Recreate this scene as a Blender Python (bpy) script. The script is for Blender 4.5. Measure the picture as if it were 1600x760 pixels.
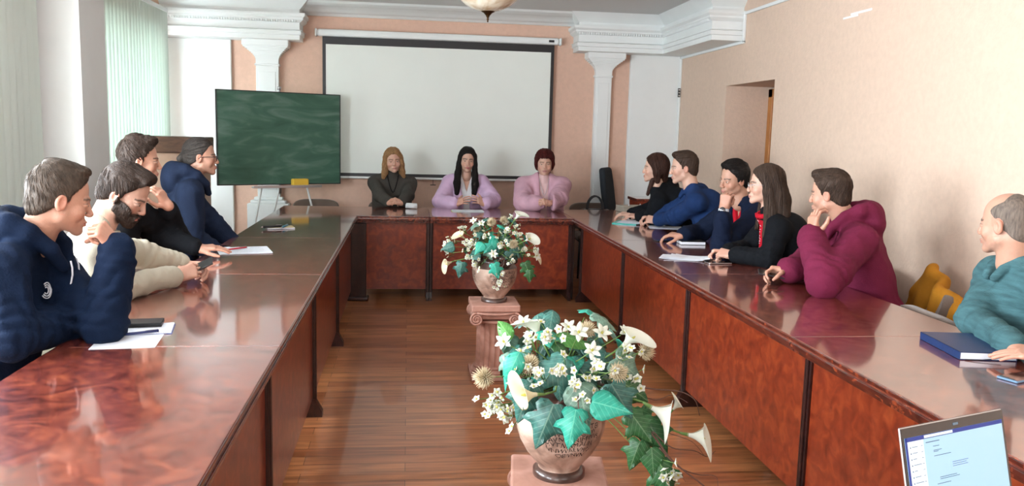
import bpy, math, random
import numpy as np
from mathutils import Vector, Matrix
random.seed(7)
for o in list(bpy.data.objects): bpy.data.objects.remove(o)
S = bpy.context.scene
COL = S.collection
R = math.radians

# ------------------------------------------------------------------ camera
F, YAW, PITCH, ROLL, CH = 1300.0, R(7.25), R(7.65), R(1.5), 1.54
_fw = np.array([math.sin(YAW)*math.cos(PITCH), math.cos(YAW)*math.cos(PITCH), -math.sin(PITCH)])
_rt = np.array([math.cos(YAW), -math.sin(YAW), 0.0]); _up = np.cross(_rt, _fw)
_r2 = math.cos(ROLL)*_rt + math.sin(ROLL)*_up; _u2 = -math.sin(ROLL)*_rt + math.cos(ROLL)*_up
cam = bpy.data.cameras.new('camera'); cam.sensor_width = 36; cam.lens = F*36/1600; cam.clip_start = .05
co = bpy.data.objects.new('camera', cam); COL.objects.link(co)
co.matrix_world = Matrix([[_r2[i], _u2[i], -_fw[i], (0, 0, CH)[i]] for i in range(3)] + [[0, 0, 0, 1]])
S.camera = co
def ray(px, py): return _fw + _r2*(px-800)/F - _u2*(py-380)/F
def at(px, py, d=None, x=None, y=None, z=None):
    v = ray(px, py)
    t = d if d is not None else (z-CH)/v[2] if z is not None else x/v[0] if x is not None else y/v[1]
    return np.array([0, 0, CH]) + v*t

# ------------------------------------------------------------------ world, daylight, exposure
S.view_settings.view_transform = 'Standard'; S.view_settings.look = 'None'
S.view_settings.gamma = 1; S.view_settings.use_curve_mapping = False
S.view_settings.exposure = 0.55
W = bpy.data.worlds.new('sky'); S.world = W; W.use_nodes = True
bg = W.node_tree.nodes['Background']; bg.inputs[0].default_value = (.78, .88, 1, 1); bg.inputs[1].default_value = 3.2
def area(name, loc, rot, sx, sy, power, color):
    l = bpy.data.lights.new(name, 'AREA'); l.shape = 'RECTANGLE'; l.size = sx; l.size_y = sy; l.energy = power; l.color = color
    o = bpy.data.objects.new(name, l); COL.objects.link(o); o.location = loc; o.rotation_euler = rot
    return o
DAY = (.86, .94, 1.0)
WIN = [(-1.2, .9), (1.7, 4.9), (6.75, 8.75)]       # window openings in the left wall (y0, y1)
for i, ((a, b), pw) in enumerate(zip(WIN, (170, 340, 125))):
    area('window_and_fill_light', (-2.78, (a+b)/2, 1.62), (0, R(-90), 0), 1.5, b-a, pw, DAY)
# two added fill lamps behind the camera; the back wall has no windows
area('window_and_fill_light', (-1.2, -1.95, 1.7), (R(90), 0, R(0)), 1.5, 1.6, 24, DAY)
area('window_and_fill_light', (1.6, -1.95, 1.7), (R(90), 0, R(0)), 1.5, 1.6, 24, (.95, .96, 1))

# ------------------------------------------------------------------ materials
def mat(name, color, rough=.6, metal=0, coat=0, bump=0, bscale=40, var=0, vscale=6, sheen=0, vcol=False, stretch=None, emit=0, trans=0, sss=0, spec=.5):
    m = bpy.data.materials.new(name); m.use_nodes = True; N = m.node_tree.nodes; L = m.node_tree.links
    b = N['Principled BSDF']; b.inputs['Base Color'].default_value = (*color, 1); b.inputs['Roughness'].default_value = rough
    b.inputs['Metallic'].default_value = metal; b.inputs['Coat Weight'].default_value = coat; b.inputs['Coat Roughness'].default_value = .04
    b.inputs['Specular IOR Level'].default_value = spec
    if sheen: b.inputs['Sheen Weight'].default_value = sheen; b.inputs['Sheen Roughness'].default_value = .5
    if sss: b.inputs['Subsurface Weight'].default_value = sss; b.inputs['Subsurface Scale'].default_value = .01; b.inputs['Subsurface Radius'].default_value = (1, .35, .2)
    tc = N.new('ShaderNodeTexCoord'); mp = N.new('ShaderNodeMapping'); L.new(tc.outputs['Object'], mp.inputs[0])
    if stretch: mp.inputs['Scale'].default_value = stretch
    src = None
    if vcol:
        a = N.new('ShaderNodeAttribute'); a.attribute_name = 'Col'; src = a.outputs['Color']
    if var:
        n = N.new('ShaderNodeTexNoise'); n.inputs['Scale'].default_value = vscale; n.inputs['Detail'].default_value = 6; L.new(mp.outputs[0], n.inputs[0])
        cr = N.new('ShaderNodeMapRange'); cr.inputs[3].default_value = 1-var; cr.inputs[4].default_value = 1+var; cr.inputs[1].default_value = .25; cr.inputs[2].default_value = .75
        L.new(n.outputs[0], cr.inputs[0])
        mx = N.new('ShaderNodeVectorMath'); mx.operation = 'MULTIPLY'
        if src: L.new(src, mx.inputs[0])
        else: mx.inputs[0].default_value = color
        L.new(cr.outputs[0], mx.inputs[1]); src = mx.outputs[0]
    if src: L.new(src, b.inputs['Base Color'])
    if bump:
        n2 = N.new('ShaderNodeTexNoise'); n2.inputs['Scale'].default_value = bscale; n2.inputs['Detail'].default_value = 4; L.new(mp.outputs[0], n2.inputs[0])
        bp = N.new('ShaderNodeBump'); bp.inputs['Strength'].default_value = min(1, bump); bp.inputs['Distance'].default_value = .004*max(1, bump); L.new(n2.outputs[0], bp.inputs['Height'])
        L.new(bp.outputs[0], b.inputs['Normal'])
    if emit:
        b.inputs['Emission Color'].default_value = (*color, 1); b.inputs['Emission Strength'].default_value = emit
    if trans:
        t = N.new('ShaderNodeBsdfTranslucent'); ms = N.new('ShaderNodeMixShader'); ms.inputs[0].default_value = trans
        t.inputs[0].default_value = (*color, 1)
        L.new(b.outputs[0], ms.inputs[1]); L.new(t.outputs[0], ms.inputs[2]); L.new(ms.outputs[0], N['Material Output'].inputs[0])
    return m
def ramp_mat(name, stops, scale, rough, coat=0, distort=1.5, stretch=(1, 1, 1), kind='noise', bump=0, coat_rough=.04, detail=8):
    m = mat(name, stops[0][1], rough, coat=coat); N = m.node_tree.nodes; L = m.node_tree.links
    m.node_tree.nodes['Principled BSDF'].inputs['Coat Roughness'].default_value = coat_rough
    tc = N.new('ShaderNodeTexCoord'); mp = N.new('ShaderNodeMapping'); mp.inputs['Scale'].default_value = stretch
    L.new(tc.outputs['Object'], mp.inputs[0])
    n = N.new('ShaderNodeTexNoise'); n.inputs['Scale'].default_value = scale; n.inputs['Detail'].default_value = detail; n.inputs['Distortion'].default_value = distort
    L.new(mp.outputs[0], n.inputs[0])
    cr = N.new('ShaderNodeValToRGB'); L.new(n.outputs[0], cr.inputs[0])
    while len(cr.color_ramp.elements) < len(stops): cr.color_ramp.elements.new(.5)
    for e, (p, c) in zip(cr.color_ramp.elements, stops): e.position = p; e.color = (*c, 1)
    L.new(cr.outputs[0], N['Principled BSDF'].inputs['Base Color'])
    if bump:
        bp = N.new('ShaderNodeBump'); bp.inputs['Strength'].default_value = bump; bp.inputs['Distance'].default_value = .002
        L.new(n.outputs[0], bp.inputs['Height']); L.new(bp.outputs[0], N['Principled BSDF'].inputs['Normal'])
    return m
M = {}
M['pink'] = mat('pink_wallpaper', (.70, .465, .355), .8, bump=.5, bscale=90, var=.05, vscale=25)
M['peach'] = mat('peach_wallpaper', (.69, .52, .405), .75, bump=.6, bscale=60, var=.05, vscale=30)
M['white'] = mat('white_plaster', (.80, .83, .82), .55, var=.02)
M['ceil'] = mat('ceiling_paint', (.68, .68, .67), .8)
M['ceilwhite'] = mat('white_ceiling_paint', (.82, .84, .84), .7)
M['grey'] = mat('grey_paint', (.62, .62, .59), .7)
M['cherry_top'] = ramp_mat('cherry_lacquer_top', [(.3, (.07, .013, .009)), (.5, (.17, .032, .018)), (.7, (.30, .070, .030))], 9, .24, coat=1, distort=2.2, coat_rough=.07)
M['cherry_panel'] = ramp_mat('cherry_burl_panel', [(.25, (.105, .012, .005)), (.5, (.19, .025, .008)), (.75, (.30, .052, .014))], 16, .3, coat=.4, distort=.9, coat_rough=.12)
for k_ in ('cherry_top',):
    M[k_].node_tree.nodes['Principled BSDF'].inputs['Coat IOR'].default_value = 2.3
M['cherry_edge'] = ramp_mat('cherry_edge', [(.35, (.03, .006, .005)), (.55, (.09, .014, .008)), (.75, (.30, .06, .02))], 22, .25, coat=.8, distort=1.0)
M['cherry_dark'] = ramp_mat('dark_stained_wood', [(.3, (.010, .004, .004)), (.7, (.035, .010, .008))], 18, .3, coat=.4)
M['dark'] = mat('black_plastic', (.012, .012, .014), .45)
M['gloss_black'] = mat('gloss_black', (.008, .008, .01), .12, coat=.6)
M['paper'] = mat('white_paper', (.80, .84, .90), .7, var=.02)
M['steel'] = mat('brushed_steel', (.6, .6, .62), .28, metal=1)
M['oakdoor'] = ramp_mat('orange_door_wood', [(.3, (.36, .13, .03)), (.7, (.55, .23, .06))], 6, .4, stretch=(6, 6, .8))
M['brown_uph'] = mat('brown_upholstery', (.11, .075, .055), .75, bump=.4, bscale=200, sheen=.3)

# ------------------------------------------------------------------ mesh helpers
def link(name, me, m=None, parent=None, kind=None, smooth=False):
    o = bpy.data.objects.new(name, me); COL.objects.link(o)
    if m is not None:
        for k in (m if isinstance(m, (list, tuple)) else [m]): me.materials.append(k)
    if parent is not None: o.parent = parent
    if kind: o['kind'] = kind
    if smooth: me.polygons.foreach_set('use_smooth', [True]*len(me.polygons))
    return o
def auto_smooth(o, ang=35):
    me = o.data
    me.polygons.foreach_set('use_smooth', [True]*len(me.polygons))
    try: me.set_sharp_from_angle(angle=R(ang))
    except Exception: pass
class MB:
    def __init__(s): s.v = []; s.f = []; s.m = []
    def add(s, vs, fs, mi=0):
        n = len(s.v); s.v += [tuple(float(c) for c in v) for v in vs]; s.f += [tuple(i+n for i in f) for f in fs]; s.m += [mi]*len(fs)
    def box(s, x0, x1, y0, y1, z0, z1, mi=0, bev=0, T=None):
        if x0 > x1: x0, x1 = x1, x0
        if y0 > y1: y0, y1 = y1, y0
        if z0 > z1: z0, z1 = z1, z0
        b = min(bev, (x1-x0)/2.01, (y1-y0)/2.01, (z1-z0)/2.01)
        if b <= 0:
            vs = [(x0,y0,z0),(x1,y0,z0),(x1,y1,z0),(x0,y1,z0),(x0,y0,z1),(x1,y0,z1),(x1,y1,z1),(x0,y1,z1)]
            fs = [(0,3,2,1),(4,5,6,7),(0,1,5,4),(1,2,6,5),(2,3,7,6),(3,0,4,7)]
        else:
            def ring(x0, x1, y0, y1, z, c):
                return [(x0+c,y0,z),(x1-c,y0,z),(x1,y0+c,z),(x1,y1-c,z),(x1-c,y1,z),(x0+c,y1,z),(x0,y1-c,z),(x0,y0+c,z)]
            rs = [ring(x0+b,x1-b,y0+b,y1-b,z0,b*.3), ring(x0+b*.3,x1-b*.3,y0+b*.3,y1-b*.3,z0+b*.3,b*.8), ring(x0,x1,y0,y1,z0+b,b), ring(x0,x1,y0,y1,z1-b,b), ring(x0+b*.3,x1-b*.3,y0+b*.3,y1-b*.3,z1-b*.3,b*.8), ring(x0+b,x1-b,y0+b,y1-b,z1,b*.3)]
            vs = [p for r in rs for p in r]; fs = [tuple(range(7, -1, -1)), tuple(range(40, 48))]
            for k in range(5):
                for i in range(8): j = (i+1) % 8; fs.append((k*8+i, k*8+j, k*8+8+j, k*8+8+i))
        if T is not None: vs = [T @ Vector(v) for v in vs]
        s.add(vs, fs, mi)
    def tube(s, pts, r, n=8, mi=0, caps=True, flat=1.0):
        pts = [np.array(p, float) for p in pts]; K = len(pts); rr = r if hasattr(r, '__len__') else [r]*K
        up = np.array([0, 0, 1.0]); base = len(s.v); prev = None
        for i, p in enumerate(pts):
            t = pts[min(i+1, K-1)]-pts[max(i-1, 0)]; t /= np.linalg.norm(t)+1e-12
            if prev is None:
                a = np.cross(t, up)
                if np.linalg.norm(a) < .05: a = np.cross(t, np.array([1., 0, 0]))
            else: a = prev-t*np.dot(prev, t)
            a /= np.linalg.norm(a)+1e-12; prev = a; b = np.cross(t, a)
            for k in range(n):
                an = 2*math.pi*k/n; q = p+rr[i]*(math.cos(an)*a+flat*math.sin(an)*b); s.v.append(tuple(q))
        for i in range(K-1):
            for k in range(n):
                k2 = (k+1) % n; s.f.append((base+i*n+k, base+i*n+k2, base+(i+1)*n+k2, base+(i+1)*n+k)); s.m.append(mi)
        if caps:
            s.f.append(tuple(base+k for k in range(n-1, -1, -1))); s.m.append(mi)
            s.f.append(tuple(base+(K-1)*n+k for k in range(n))); s.m.append(mi)
    def lathe(s, prof, c=(0, 0, 0), n=32, mi=0, T=None, sx=1, sy=1):
        base = len(s.v)
        for r, z in prof:
            for k in range(n):
                a = 2*math.pi*k/n; v = Vector((c[0]+r*math.cos(a)*sx, c[1]+r*math.sin(a)*sy, c[2]+z))
                if T is not None: v = T @ v
                s.v.append(tuple(v))
        for i in range(len(prof)-1):
            for k in range(n):
                k2 = (k+1) % n; s.f.append((base+i*n+k, base+i*n+k2, base+(i+1)*n+k2, base+(i+1)*n+k)); s.m.append(mi)
        s.f.append(tuple(base+k for k in range(n-1, -1, -1))); s.m.append(mi)
        s.f.append(tuple(base+(len(prof)-1)*n+k for k in range(n))); s.m.append(mi)
    def sweep(s, prof, path, mi=0, closed_prof=True):
        """prof: list of (out, z) ; path: list of (point, outdir) -> mouldings"""
        base = len(s.v); n = len(prof)
        for p, o in path:
            for u, z in prof: s.v.append((p[0]+o[0]*u, p[1]+o[1]*u, p[2]+z))
        for i in range(len(path)-1):
            for k in range(n if closed_prof else n-1):
                k2 = (k+1) % n; s.f.append((base+i*n+k, base+i*n+k2, base+(i+1)*n+k2, base+(i+1)*n+k)); s.m.append(mi)
        s.f.append(tuple(base+k for k in range(n-1, -1, -1))); s.m.append(mi)
        s.f.append(tuple(base+(len(path)-1)*n+k for k in range(n))); s.m.append(mi)
    def build(s, name, m=None, parent=None, kind=None, smooth=False, ang=None):
        me = bpy.data.meshes.new(name); me.from_pydata(s.v, [], s.f)
        if any(s.m): me.polygons.foreach_set('material_index', s.m)
        import bmesh
        bm = bmesh.new(); bm.from_mesh(me); bmesh.ops.recalc_face_normals(bm, faces=bm.faces); bm.to_mesh(me); bm.free()
        o = link(name, me, m, parent, kind, smooth)
        if ang: auto_smooth(o, ang)
        return o
def empty(name, loc, rz=0, label=None, cat=None, group=None):
    o = bpy.data.objects.new(name, None); COL.objects.link(o); o.location = tuple(float(c) for c in loc); o.rotation_euler = (0, 0, rz); o.empty_display_size = .1
    if label: o['label'] = label
    if cat: o['category'] = cat
    if group: o['group'] = group
    return o
def tag(o, label, cat, group=None):
    o['label'] = label; o['category'] = cat
    if group: o['group'] = group
    return o
def copy_tree(o, parent=None):
    c = o.copy(); COL.objects.link(c)
    if parent is not None: c.parent = parent; c.matrix_parent_inverse = o.matrix_parent_inverse
    for ch in o.children: copy_tree(ch, c)
    return c
def plain(name, x0, x1, y0, y1, z0, z1, m, kind='structure', parent=None, bev=0):
    b = MB(); b.box(x0, x1, y0, y1, z0, z1, bev=bev); return b.build(name, m, parent, kind)
# ------------------------------------------------------------------ the room
XL, XR, YF, YB, ZC = -2.5, 3.05, 9.3, -2.1, 2.82
# floor: laminate planks running across the room
fm = bpy.data.materials.new('laminate_planks'); fm.use_nodes = True
N = fm.node_tree.nodes; L = fm.node_tree.links; b = N['Principled BSDF']
tc = N.new('ShaderNodeTexCoord'); br = N.new('ShaderNodeTexBrick'); L.new(tc.outputs['Object'], br.inputs[0])
br.inputs['Scale'].default_value = 1; br.inputs['Brick Width'].default_value = 1.25; br.inputs['Row Height'].default_value = .098
br.inputs['Mortar Size'].default_value = .0012; br.inputs['Color1'].default_value = (.25, .080, .029, 1); br.inputs['Color2'].default_value = (.44, .175, .066, 1)
br.inputs['Mortar'].default_value = (.05, .02, .01, 1); br.offset = .37
mp = N.new('ShaderNodeMapping'); mp.inputs['Scale'].default_value = (1.2, 14, 1); L.new(tc.outputs['Object'], mp.inputs[0])
nz = N.new('ShaderNodeTexNoise'); nz.inputs['Scale'].default_value = 2.2; nz.inputs['Detail'].default_value = 7; nz.inputs['Distortion'].default_value = .6; L.new(mp.outputs[0], nz.inputs[0])
mr = N.new('ShaderNodeMapRange'); mr.inputs[1].default_value = .3; mr.inputs[2].default_value = .7; mr.inputs[3].default_value = .6; mr.inputs[4].default_value = 1.35; L.new(nz.outputs[0], mr.inputs[0])
mx = N.new('ShaderNodeVectorMath'); mx.operation = 'MULTIPLY'; L.new(br.outputs[0], mx.inputs[0]); L.new(mr.outputs[0], mx.inputs[1]); L.new(mx.outputs[0], b.inputs['Base Color'])
b.inputs['Roughness'].default_value = .28; b.inputs['Coat Weight'].default_value = .25
plain('floor', XL-.3, XR+1.2, YB, YF+.2, -.1, 0, fm)
plain('ceiling', XL-.3, XR+1.2, YB, YF+.2, ZC, ZC+.1, M['ceil'])
# raised round border on the ceiling
b = MB(); prof = [(1.42, 0), (1.50, -.03), (1.56, -.045), (1.62, -.03), (1.66, -.05), (1.72, -.02), (1.76, 0)]
n = 72; base = 0
for k in range(n):
    a = 2*math.pi*k/n
    for r, z in prof: b.v.append((1.25+r*1.15*math.cos(a), 6.2+r*math.sin(a), ZC+.004+z))
for k in range(n):
    for i in range(len(prof)-1):
        k2 = (k+1) % n; q = len(prof); b.f.append((k*q+i, k2*q+i, k2*q+i+1, k*q+i+1)); b.m.append(0)
b.build('trim_ceiling_ring', M['ceilwhite'], kind='structure', smooth=True)

# far wall, with white end panels, pilasters
plain('wall_far', XL-.3, XR+.1, YF, YF+.2, 0, ZC, M['pink'])
plain('trim_1', XL, -1.862, YF-.05, YF, 0, 2.42, M['white'], bev=.004)
plain('trim_2', 2.462, XR, YF-.05, YF, 0, 2.42, M['white'], bev=.004)
def pilaster(name, xc, w):
    b = MB(); y = YF
    b.box(xc-w/2-.10, xc+w/2+.10, y-.14, y, 0, .70, bev=.006)
    b.box(xc-w/2-.07, xc+w/2+.07, y-.12, y, .70, .735, bev=.01)
    b.box(xc-w/2-.035, xc+w/2+.035, y-.10, y, .735, .77, bev=.012)
    b.box(xc-w/2, xc+w/2, y-.07, y, .77, 2.18, bev=.004)
    b.box(xc-w/2+.03, xc+w/2-.03, y-.076, y-.06, .85, 2.10, bev=.004)
    b.box(xc-w/2-.012, xc+w/2+.012, y-.08, y, 2.16, 2.185, bev=.008)
    K = 9
    for i in range(K):      # capital flares out on both sides like a quarter round
        t0, t1 = i/K, (i+1)/K; e = .11*(1-math.cos(t1*math.pi/2)); e2 = .12*(1-math.cos(t1*math.pi/2))
        b.box(xc-w/2-e, xc+w/2+e, y-.07-e2, y, 2.225+t0*.135, 2.225+t1*.135+.001)
    b.box(xc-w/2, xc+w/2, y-.075, y, 2.18, 2.24)
    b.box(xc-w/2-.12, xc+w/2+.12, y-.20, y, 2.36, 2.425, bev=.006)
    b.build(name, M['white'], kind='structure')
pilaster('trim_3', -1.487, .235); pilaster('trim_4', 2.155, .185)
# crown along the ceiling and the deep entablature blocks
crown = [(0, -.115), (.03, -.115), (.06, -.095), (.10, -.085), (.15, -.06), (.20, -.045), (.27, -.035), (.33, -.02), (.36, 0), (0, 0)]
b = MB(); b.sweep(crown, [((-1.2, YF, ZC), (0, -1)), ((1.9, YF, ZC), (0, -1))]); b.build('trim_5', M['white'], kind='structure')
ent = [(0, 0), (.30, 0), (.30, .045), (.315, .05), (.315, .085), (.33, .09), (.30, .10), (.30, .17), (.325, .185), (.34, .20), (.34, .215), (.36, .235), (.36, .262), (.30, .265), (.30, .30), (.32, .32), (.36, .36), (.40, .40), (0, .40)]
zb = 2.42
def entab(name, path, teeth):
    b = MB(); b.sweep(ent, path)
    for (a, c, o) in teeth:
        a = np.array(a); c = np.array(c); L_ = np.linalg.norm(c-a); k = int(L_/.026); d = (c-a)/L_
        for i in range(k):
            p = a+d*(i+.5)*.026
            if abs(d[0]) > .5: b.box(p[0]-.007, p[0]+.007, p[1]-.337, p[1]-.30, zb+.172, zb+.194)
            else: b.box(p[0]-.337, p[0]-.30, p[1]-.007, p[1]+.007, zb+.172, zb+.194)
    b.build(name, M['white'], kind='structure')
entab('trim_6', [((XL, YF, zb), (0, -1)), ((-1.42, YF, zb), (1, -1)), ((-1.42, YF, zb), (1, 0))], [((XL, YF), (-1.14, YF), 0)])
entab('trim_7', [((2.11, YF, zb), (-1, 0)), ((2.11, YF, zb), (-1, -1)), ((XR, YF, zb), (-1, -1)), ((XR, 7.83, zb), (-1, -1)), ((XR, 7.83, zb), (0, -1))],
      [((1.80, YF), (2.72, YF), 0), ((XR, 7.55), (XR, 8.95), 0)])
# right wall with a deep doorway
DY0, DY1, DZ, DD = 6.78, 7.86, 2.03, .50
b = MB(); b.box(XR, XR+.95, YB, DY0, 0, ZC); b.box(XR, XR+.95, DY1, YF+.2, 0, ZC); b.box(XR, XR+.95, DY0, DY1, DZ, ZC)
b.build('wall_right', M['peach'], kind='structure')
door = MB(); door.box(XR+DD+.02, XR+DD+.06, DY0+.04, DY1-.09, .01, DZ-.10, bev=.004)
for (y0, y1, z0, z1) in ((DY0+.16, DY1-.2, .2, .9), (DY0+.16, DY1-.2, 1.05, 1.8)): door.box(XR+DD+.005, XR+DD+.03, y0, y1, z0, z1, bev=.01)
dr = door.build('door_1', M['oakdoor'], kind='structure')
fr = MB(); fr.box(XR+DD-.07, XR+DD+.09, DY1-.09, DY1, 0, DZ-.02, bev=.004); fr.box(XR+DD-.07, XR+DD+.09, DY0, DY0+.05, 0, DZ-.02, bev=.004); fr.box(XR+DD-.07, XR+DD+.09, DY0, DY1, DZ-.10, DZ-.02, bev=.004)
fr.build('door_frame', M['oakdoor'], parent=dr)
h = MB(); h.tube([(XR+DD-.01, DY0+.16, 1.0), (XR+DD-.05, DY0+.16, 1.0), (XR+DD-.05, DY0+.27, 1.0)], .009); h.build('door_handle', M['steel'], parent=dr)
# the wall outside the doorway end, so that the recess is closed
plain('wall_hall', XR+.95, XR+1.05, YB, YF+.2, 0, ZC, M['grey'])
# white conduit running along the right wall and down the corner
b = MB(); r = .014
b.box(XR-.022, XR, 1.0, 7.46, 2.648, 2.676, bev=.004); b.box(XR-.022, XR, 7.46, 7.49, 2.40, 2.676, bev=.004)
b.box(XR-.022, XR, 7.46, YF, 2.392, 2.418, bev=.004); b.box(XR-.022, XR, YF-.075, YF-.05, .1, 2.42, bev=.004)
b.build('trim_8', M['white'], kind='structure')
b = MB(); b.box(-.014, .014, -.012, 0, -.05, .05, bev=.004)
js = b.build('cable_joint', M['dark']); js.location = (XR-.024, YF-.075, 2.02); tag(js, 'small dark cable junction clipped on the white conduit in the far right corner', 'cable clip')
for z in (-.032, .0, .032):
    q = MB(); q.box(-.009, .009, -.016, -.012, z-.008, z+.008); q.build('metal_contact', M['steel'], js)
# scuffed plaster patch high on the right wall
b = MB(); b.box(XR-.0015, XR, 5.35, 5.62, 2.40, 2.415); b.box(XR-.0015, XR, 5.52, 5.72, 2.385, 2.398)
b.build('trim_9', M['white'], kind='structure')

# left wall with windows and the pier between them
b = MB(); ys = [YB]+[v for w in WIN for v in w]+[YF+.2]
for i in range(0, len(ys), 2): b.box(XL-.3, XL, ys[i], ys[i+1], 0, ZC)
for a, c in WIN: b.box(XL-.3, XL, a, c, 0, .85); b.box(XL-.3, XL, a, c, 2.38, ZC)
b.build('wall_left', M['pink'], kind='structure')
plain('trim_10', XL, -2.15, 5.92, 6.39, 0, ZC, M['white'])
plain('wall_back', XL-.3, XR+1.2, YB-.15, YB, 0, ZC, M['peach'])
for i, (a, c) in enumerate(WIN):
    w = MB()
    for y in np.linspace(a, c, 4 if c-a > 2.5 else 3): w.box(XL-.22, XL-.15, max(a, y-.035), min(c, y+.035), .85, 2.38, bev=.005)
    for z in (.85, 1.95, 2.31): w.box(XL-.22, XL-.15, a, c, z, z+.07, bev=.005)
    wo = w.build('window_%d' % (i+1), M['white'], kind='structure')
    s_ = MB(); s_.box(XL-.15, XL+.12, a-.05, c+.05, .80, .85, bev=.01); s_.build('window_sill', M['white'], wo)
glass = mat('window_glass', (.9, .97, 1), .02); glass.node_tree.nodes['Principled BSDF'].inputs['Transmission Weight'].default_value = 1
glass.node_tree.nodes['Principled BSDF'].inputs['IOR'].default_value = 1.02
# vertical blinds
M['blind'] = mat('pale_green_blind_fabric', (.76, .84, .78), .75, bump=.4, bscale=14, stretch=(1, 1, .25), trans=.22)
def blinds(y0, y1, x, ang, label, group=None):
    bl = empty('vertical_blind', (x, (y0+y1)/2, 2.62), 0, label, 'blind')
    hr = MB(); hr.box(-.02, .02, (y0-y1)/2, (y1-y0)/2, .0, .04, bev=.004); hr.build('headrail', M['white'], bl)
    n = int(round((y1-y0)/.088)); sp = (y1-y0)/n
    proto = None
    for k in range(n):
        if proto is None:
            q = MB(); w = .048
            for i in range(6):
                t0, t1 = -1+i/3, -1+(i+1)/3
                xa, xb = .006*(1-t0*t0), .006*(1-t1*t1)
                q.add([(xa, t0*w, -1.98), (xb, t1*w, -1.98), (xb, t1*w, 0), (xa, t0*w, 0), (xa+.0012, t0*w, -1.98), (xb+.0012, t1*w, -1.98), (xb+.0012, t1*w, 0), (xa+.0012, t0*w, 0)],
                      [(0,3,2,1), (4,5,6,7), (0,1,5,4), (3,7,6,2), (0,4,7,3), (1,2,6,5)])
            q.box(-.001, .004, -.04, .04, -1.985, -1.95)
            proto = q.build('blind_slat', M['blind'], bl, smooth=False); s_ = proto
        else:
            s_ = proto.copy(); COL.objects.link(s_)
        s_.location = (0, (y0-y1)/2+sp*(k+.5), 0); s_.rotation_euler = (0, 0, R(ang+random.uniform(-4, 4)))
    return bl
blinds(6.42, 8.86, -2.40, -16, 'pale green vertical blind hanging in the far window beyond the white pier')
blinds(4.55, 5.86, -2.40, -16, 'pale green vertical blind at the left edge of the view, before the white pier')

# ------------------------------------------------------------------ conference tables set as a U
TZ = .77
def profile_edge(b, x0, x1, y0, y1, side, zt=TZ):
    """stepped moulding under the overhanging edge on the inner side"""
    for o, z0, z1 in ((0, zt-.012, zt), (.006, zt-.020, zt-.012), (-.004, zt-.034, zt-.020), (.004, zt-.042, zt-.034), (.012, zt-.056, zt-.042)):
        if side == 'x+': b.box(x1-.03-o, x1-o, y0, y1, z0, z1, bev=.002)
        if side == 'x-': b.box(x0+o, x0+.03+o, y0, y1, z0, z1, bev=.002)
        if side == 'y-': b.box(x0, x1, y0+o, y0+.03+o, z0, z1, bev=.002)
def table(x0, x1, y0, y1, side, label, posts=(0, 1), group='table units of the conference ring', ends=None):
    cx, cy = (x0+x1)/2, (y0+y1)/2; g = .0012
    t = empty('conference_table', (cx, cy, 0), 0, label, 'table', None)
    X0, X1, Y0, Y1 = x0-cx+g, x1-cx-g, y0-cy+g, y1-cy-g
    b = MB(); b.box(X0, X1, Y0, Y1, TZ-.034, TZ, bev=.003); b.build('tabletop', M['cherry_top'], t)
    b = MB(); profile_edge(b, X0-(.004 if side == 'x-' else 0), X1+(.004 if side == 'x+' else 0), Y0-(.004 if side == 'y-' else 0), Y1, side, TZ-.003); b.build('edge_moulding', M['cherry_edge'], t)
    i = .085 if side != 'x+' else .05
    b = MB(); zt, zb_ = TZ-.05, .10
    if side == 'x+': b.box(X1-i-.02, X1-i, Y0+.015, Y1-.015, zb_, zt)
    if side == 'x-': b.box(X0+i, X0+i+.02, Y0+.015, Y1-.015, zb_, zt)
    if side == 'y-': b.box(X0+.01, X1-.01, Y0+i, Y0+i+.02, zb_, zt)
    b.build('modesty_panel', M['cherry_panel'], t)
    for e in posts:
        b = MB()
        if side in ('x+', 'x-'):
            y = (Y0 if e == 0 else Y1); sg = 1 if e == 0 else -1
            xi = X1-i if side == 'x+' else X0+i; s = 1 if side == 'x+' else -1
            b.box(xi-.10*s, xi+.012*s, y, y+sg*.022, .02, zt, bev=.003); b.box(xi+.004*s, xi+.02*s, y, y+sg*.012, .02, zt, bev=.003)
            # foot with a slanted toe
            vs = [(xi-.55*s, y, 0), (xi+.05*s, y, 0), (xi+.05*s, y, .03), (xi+.012*s, y, .10), (xi-.50*s, y, .10), (xi-.55*s, y, .03)]
            vs2 = [(v[0], v[1]+sg*.024, v[2]) for v in vs]
            b.add(vs+vs2, [(0,1,2,3,4,5), (11,10,9,8,7,6)]+[(k, (k+1) % 6, (k+1) % 6+6, k+6) for k in range(6)])
            b.box(xi-.5*s, xi-.1*s, y, y+sg*.022, .10, zt)
        else:
            x = (X0 if e == 0 else X1); sg = 1 if e == 0 else -1; yi = Y0+i
            b.box(x, x+sg*.03, yi-.014, yi+.12, .02, zt, bev=.003); b.box(x, x+sg*.022, yi-.03, yi, .02, zt, bev=.003)
            vs = [(x, yi+.5, 0), (x, yi-.06, 0), (x, yi-.06, .03), (x, yi-.02, .09), (x, yi+.45, .09), (x, yi+.5, .03)]
            vs2 = [(v[0]+sg*.024, v[1], v[2]) for v in vs]
            b.add(vs+vs2, [(0,1,2,3,4,5), (11,10,9,8,7,6)]+[(k, (k+1) % 6, (k+1) % 6+6, k+6) for k in range(6)])
            b.box(x, x+sg*.022, yi+.1, yi+.42, .09, zt)
        b.build('table_leg', M['cherry_dark'], t)
    return t
LX0, LX1, RX0, RX1, BY0, BY1 = -1.19, -.44, 1.50, 2.31, 7.38, 8.25
ly = [-.2, 1.45, 2.93, 4.39, 5.86, BY0]
names = ['behind the bottom edge', 'at the bottom left corner, nearest of the left row', 'under the spiral notebook, second of the left row', 'under the open papers, third of the left row', 'under the pens, farthest of the left row']
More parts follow.
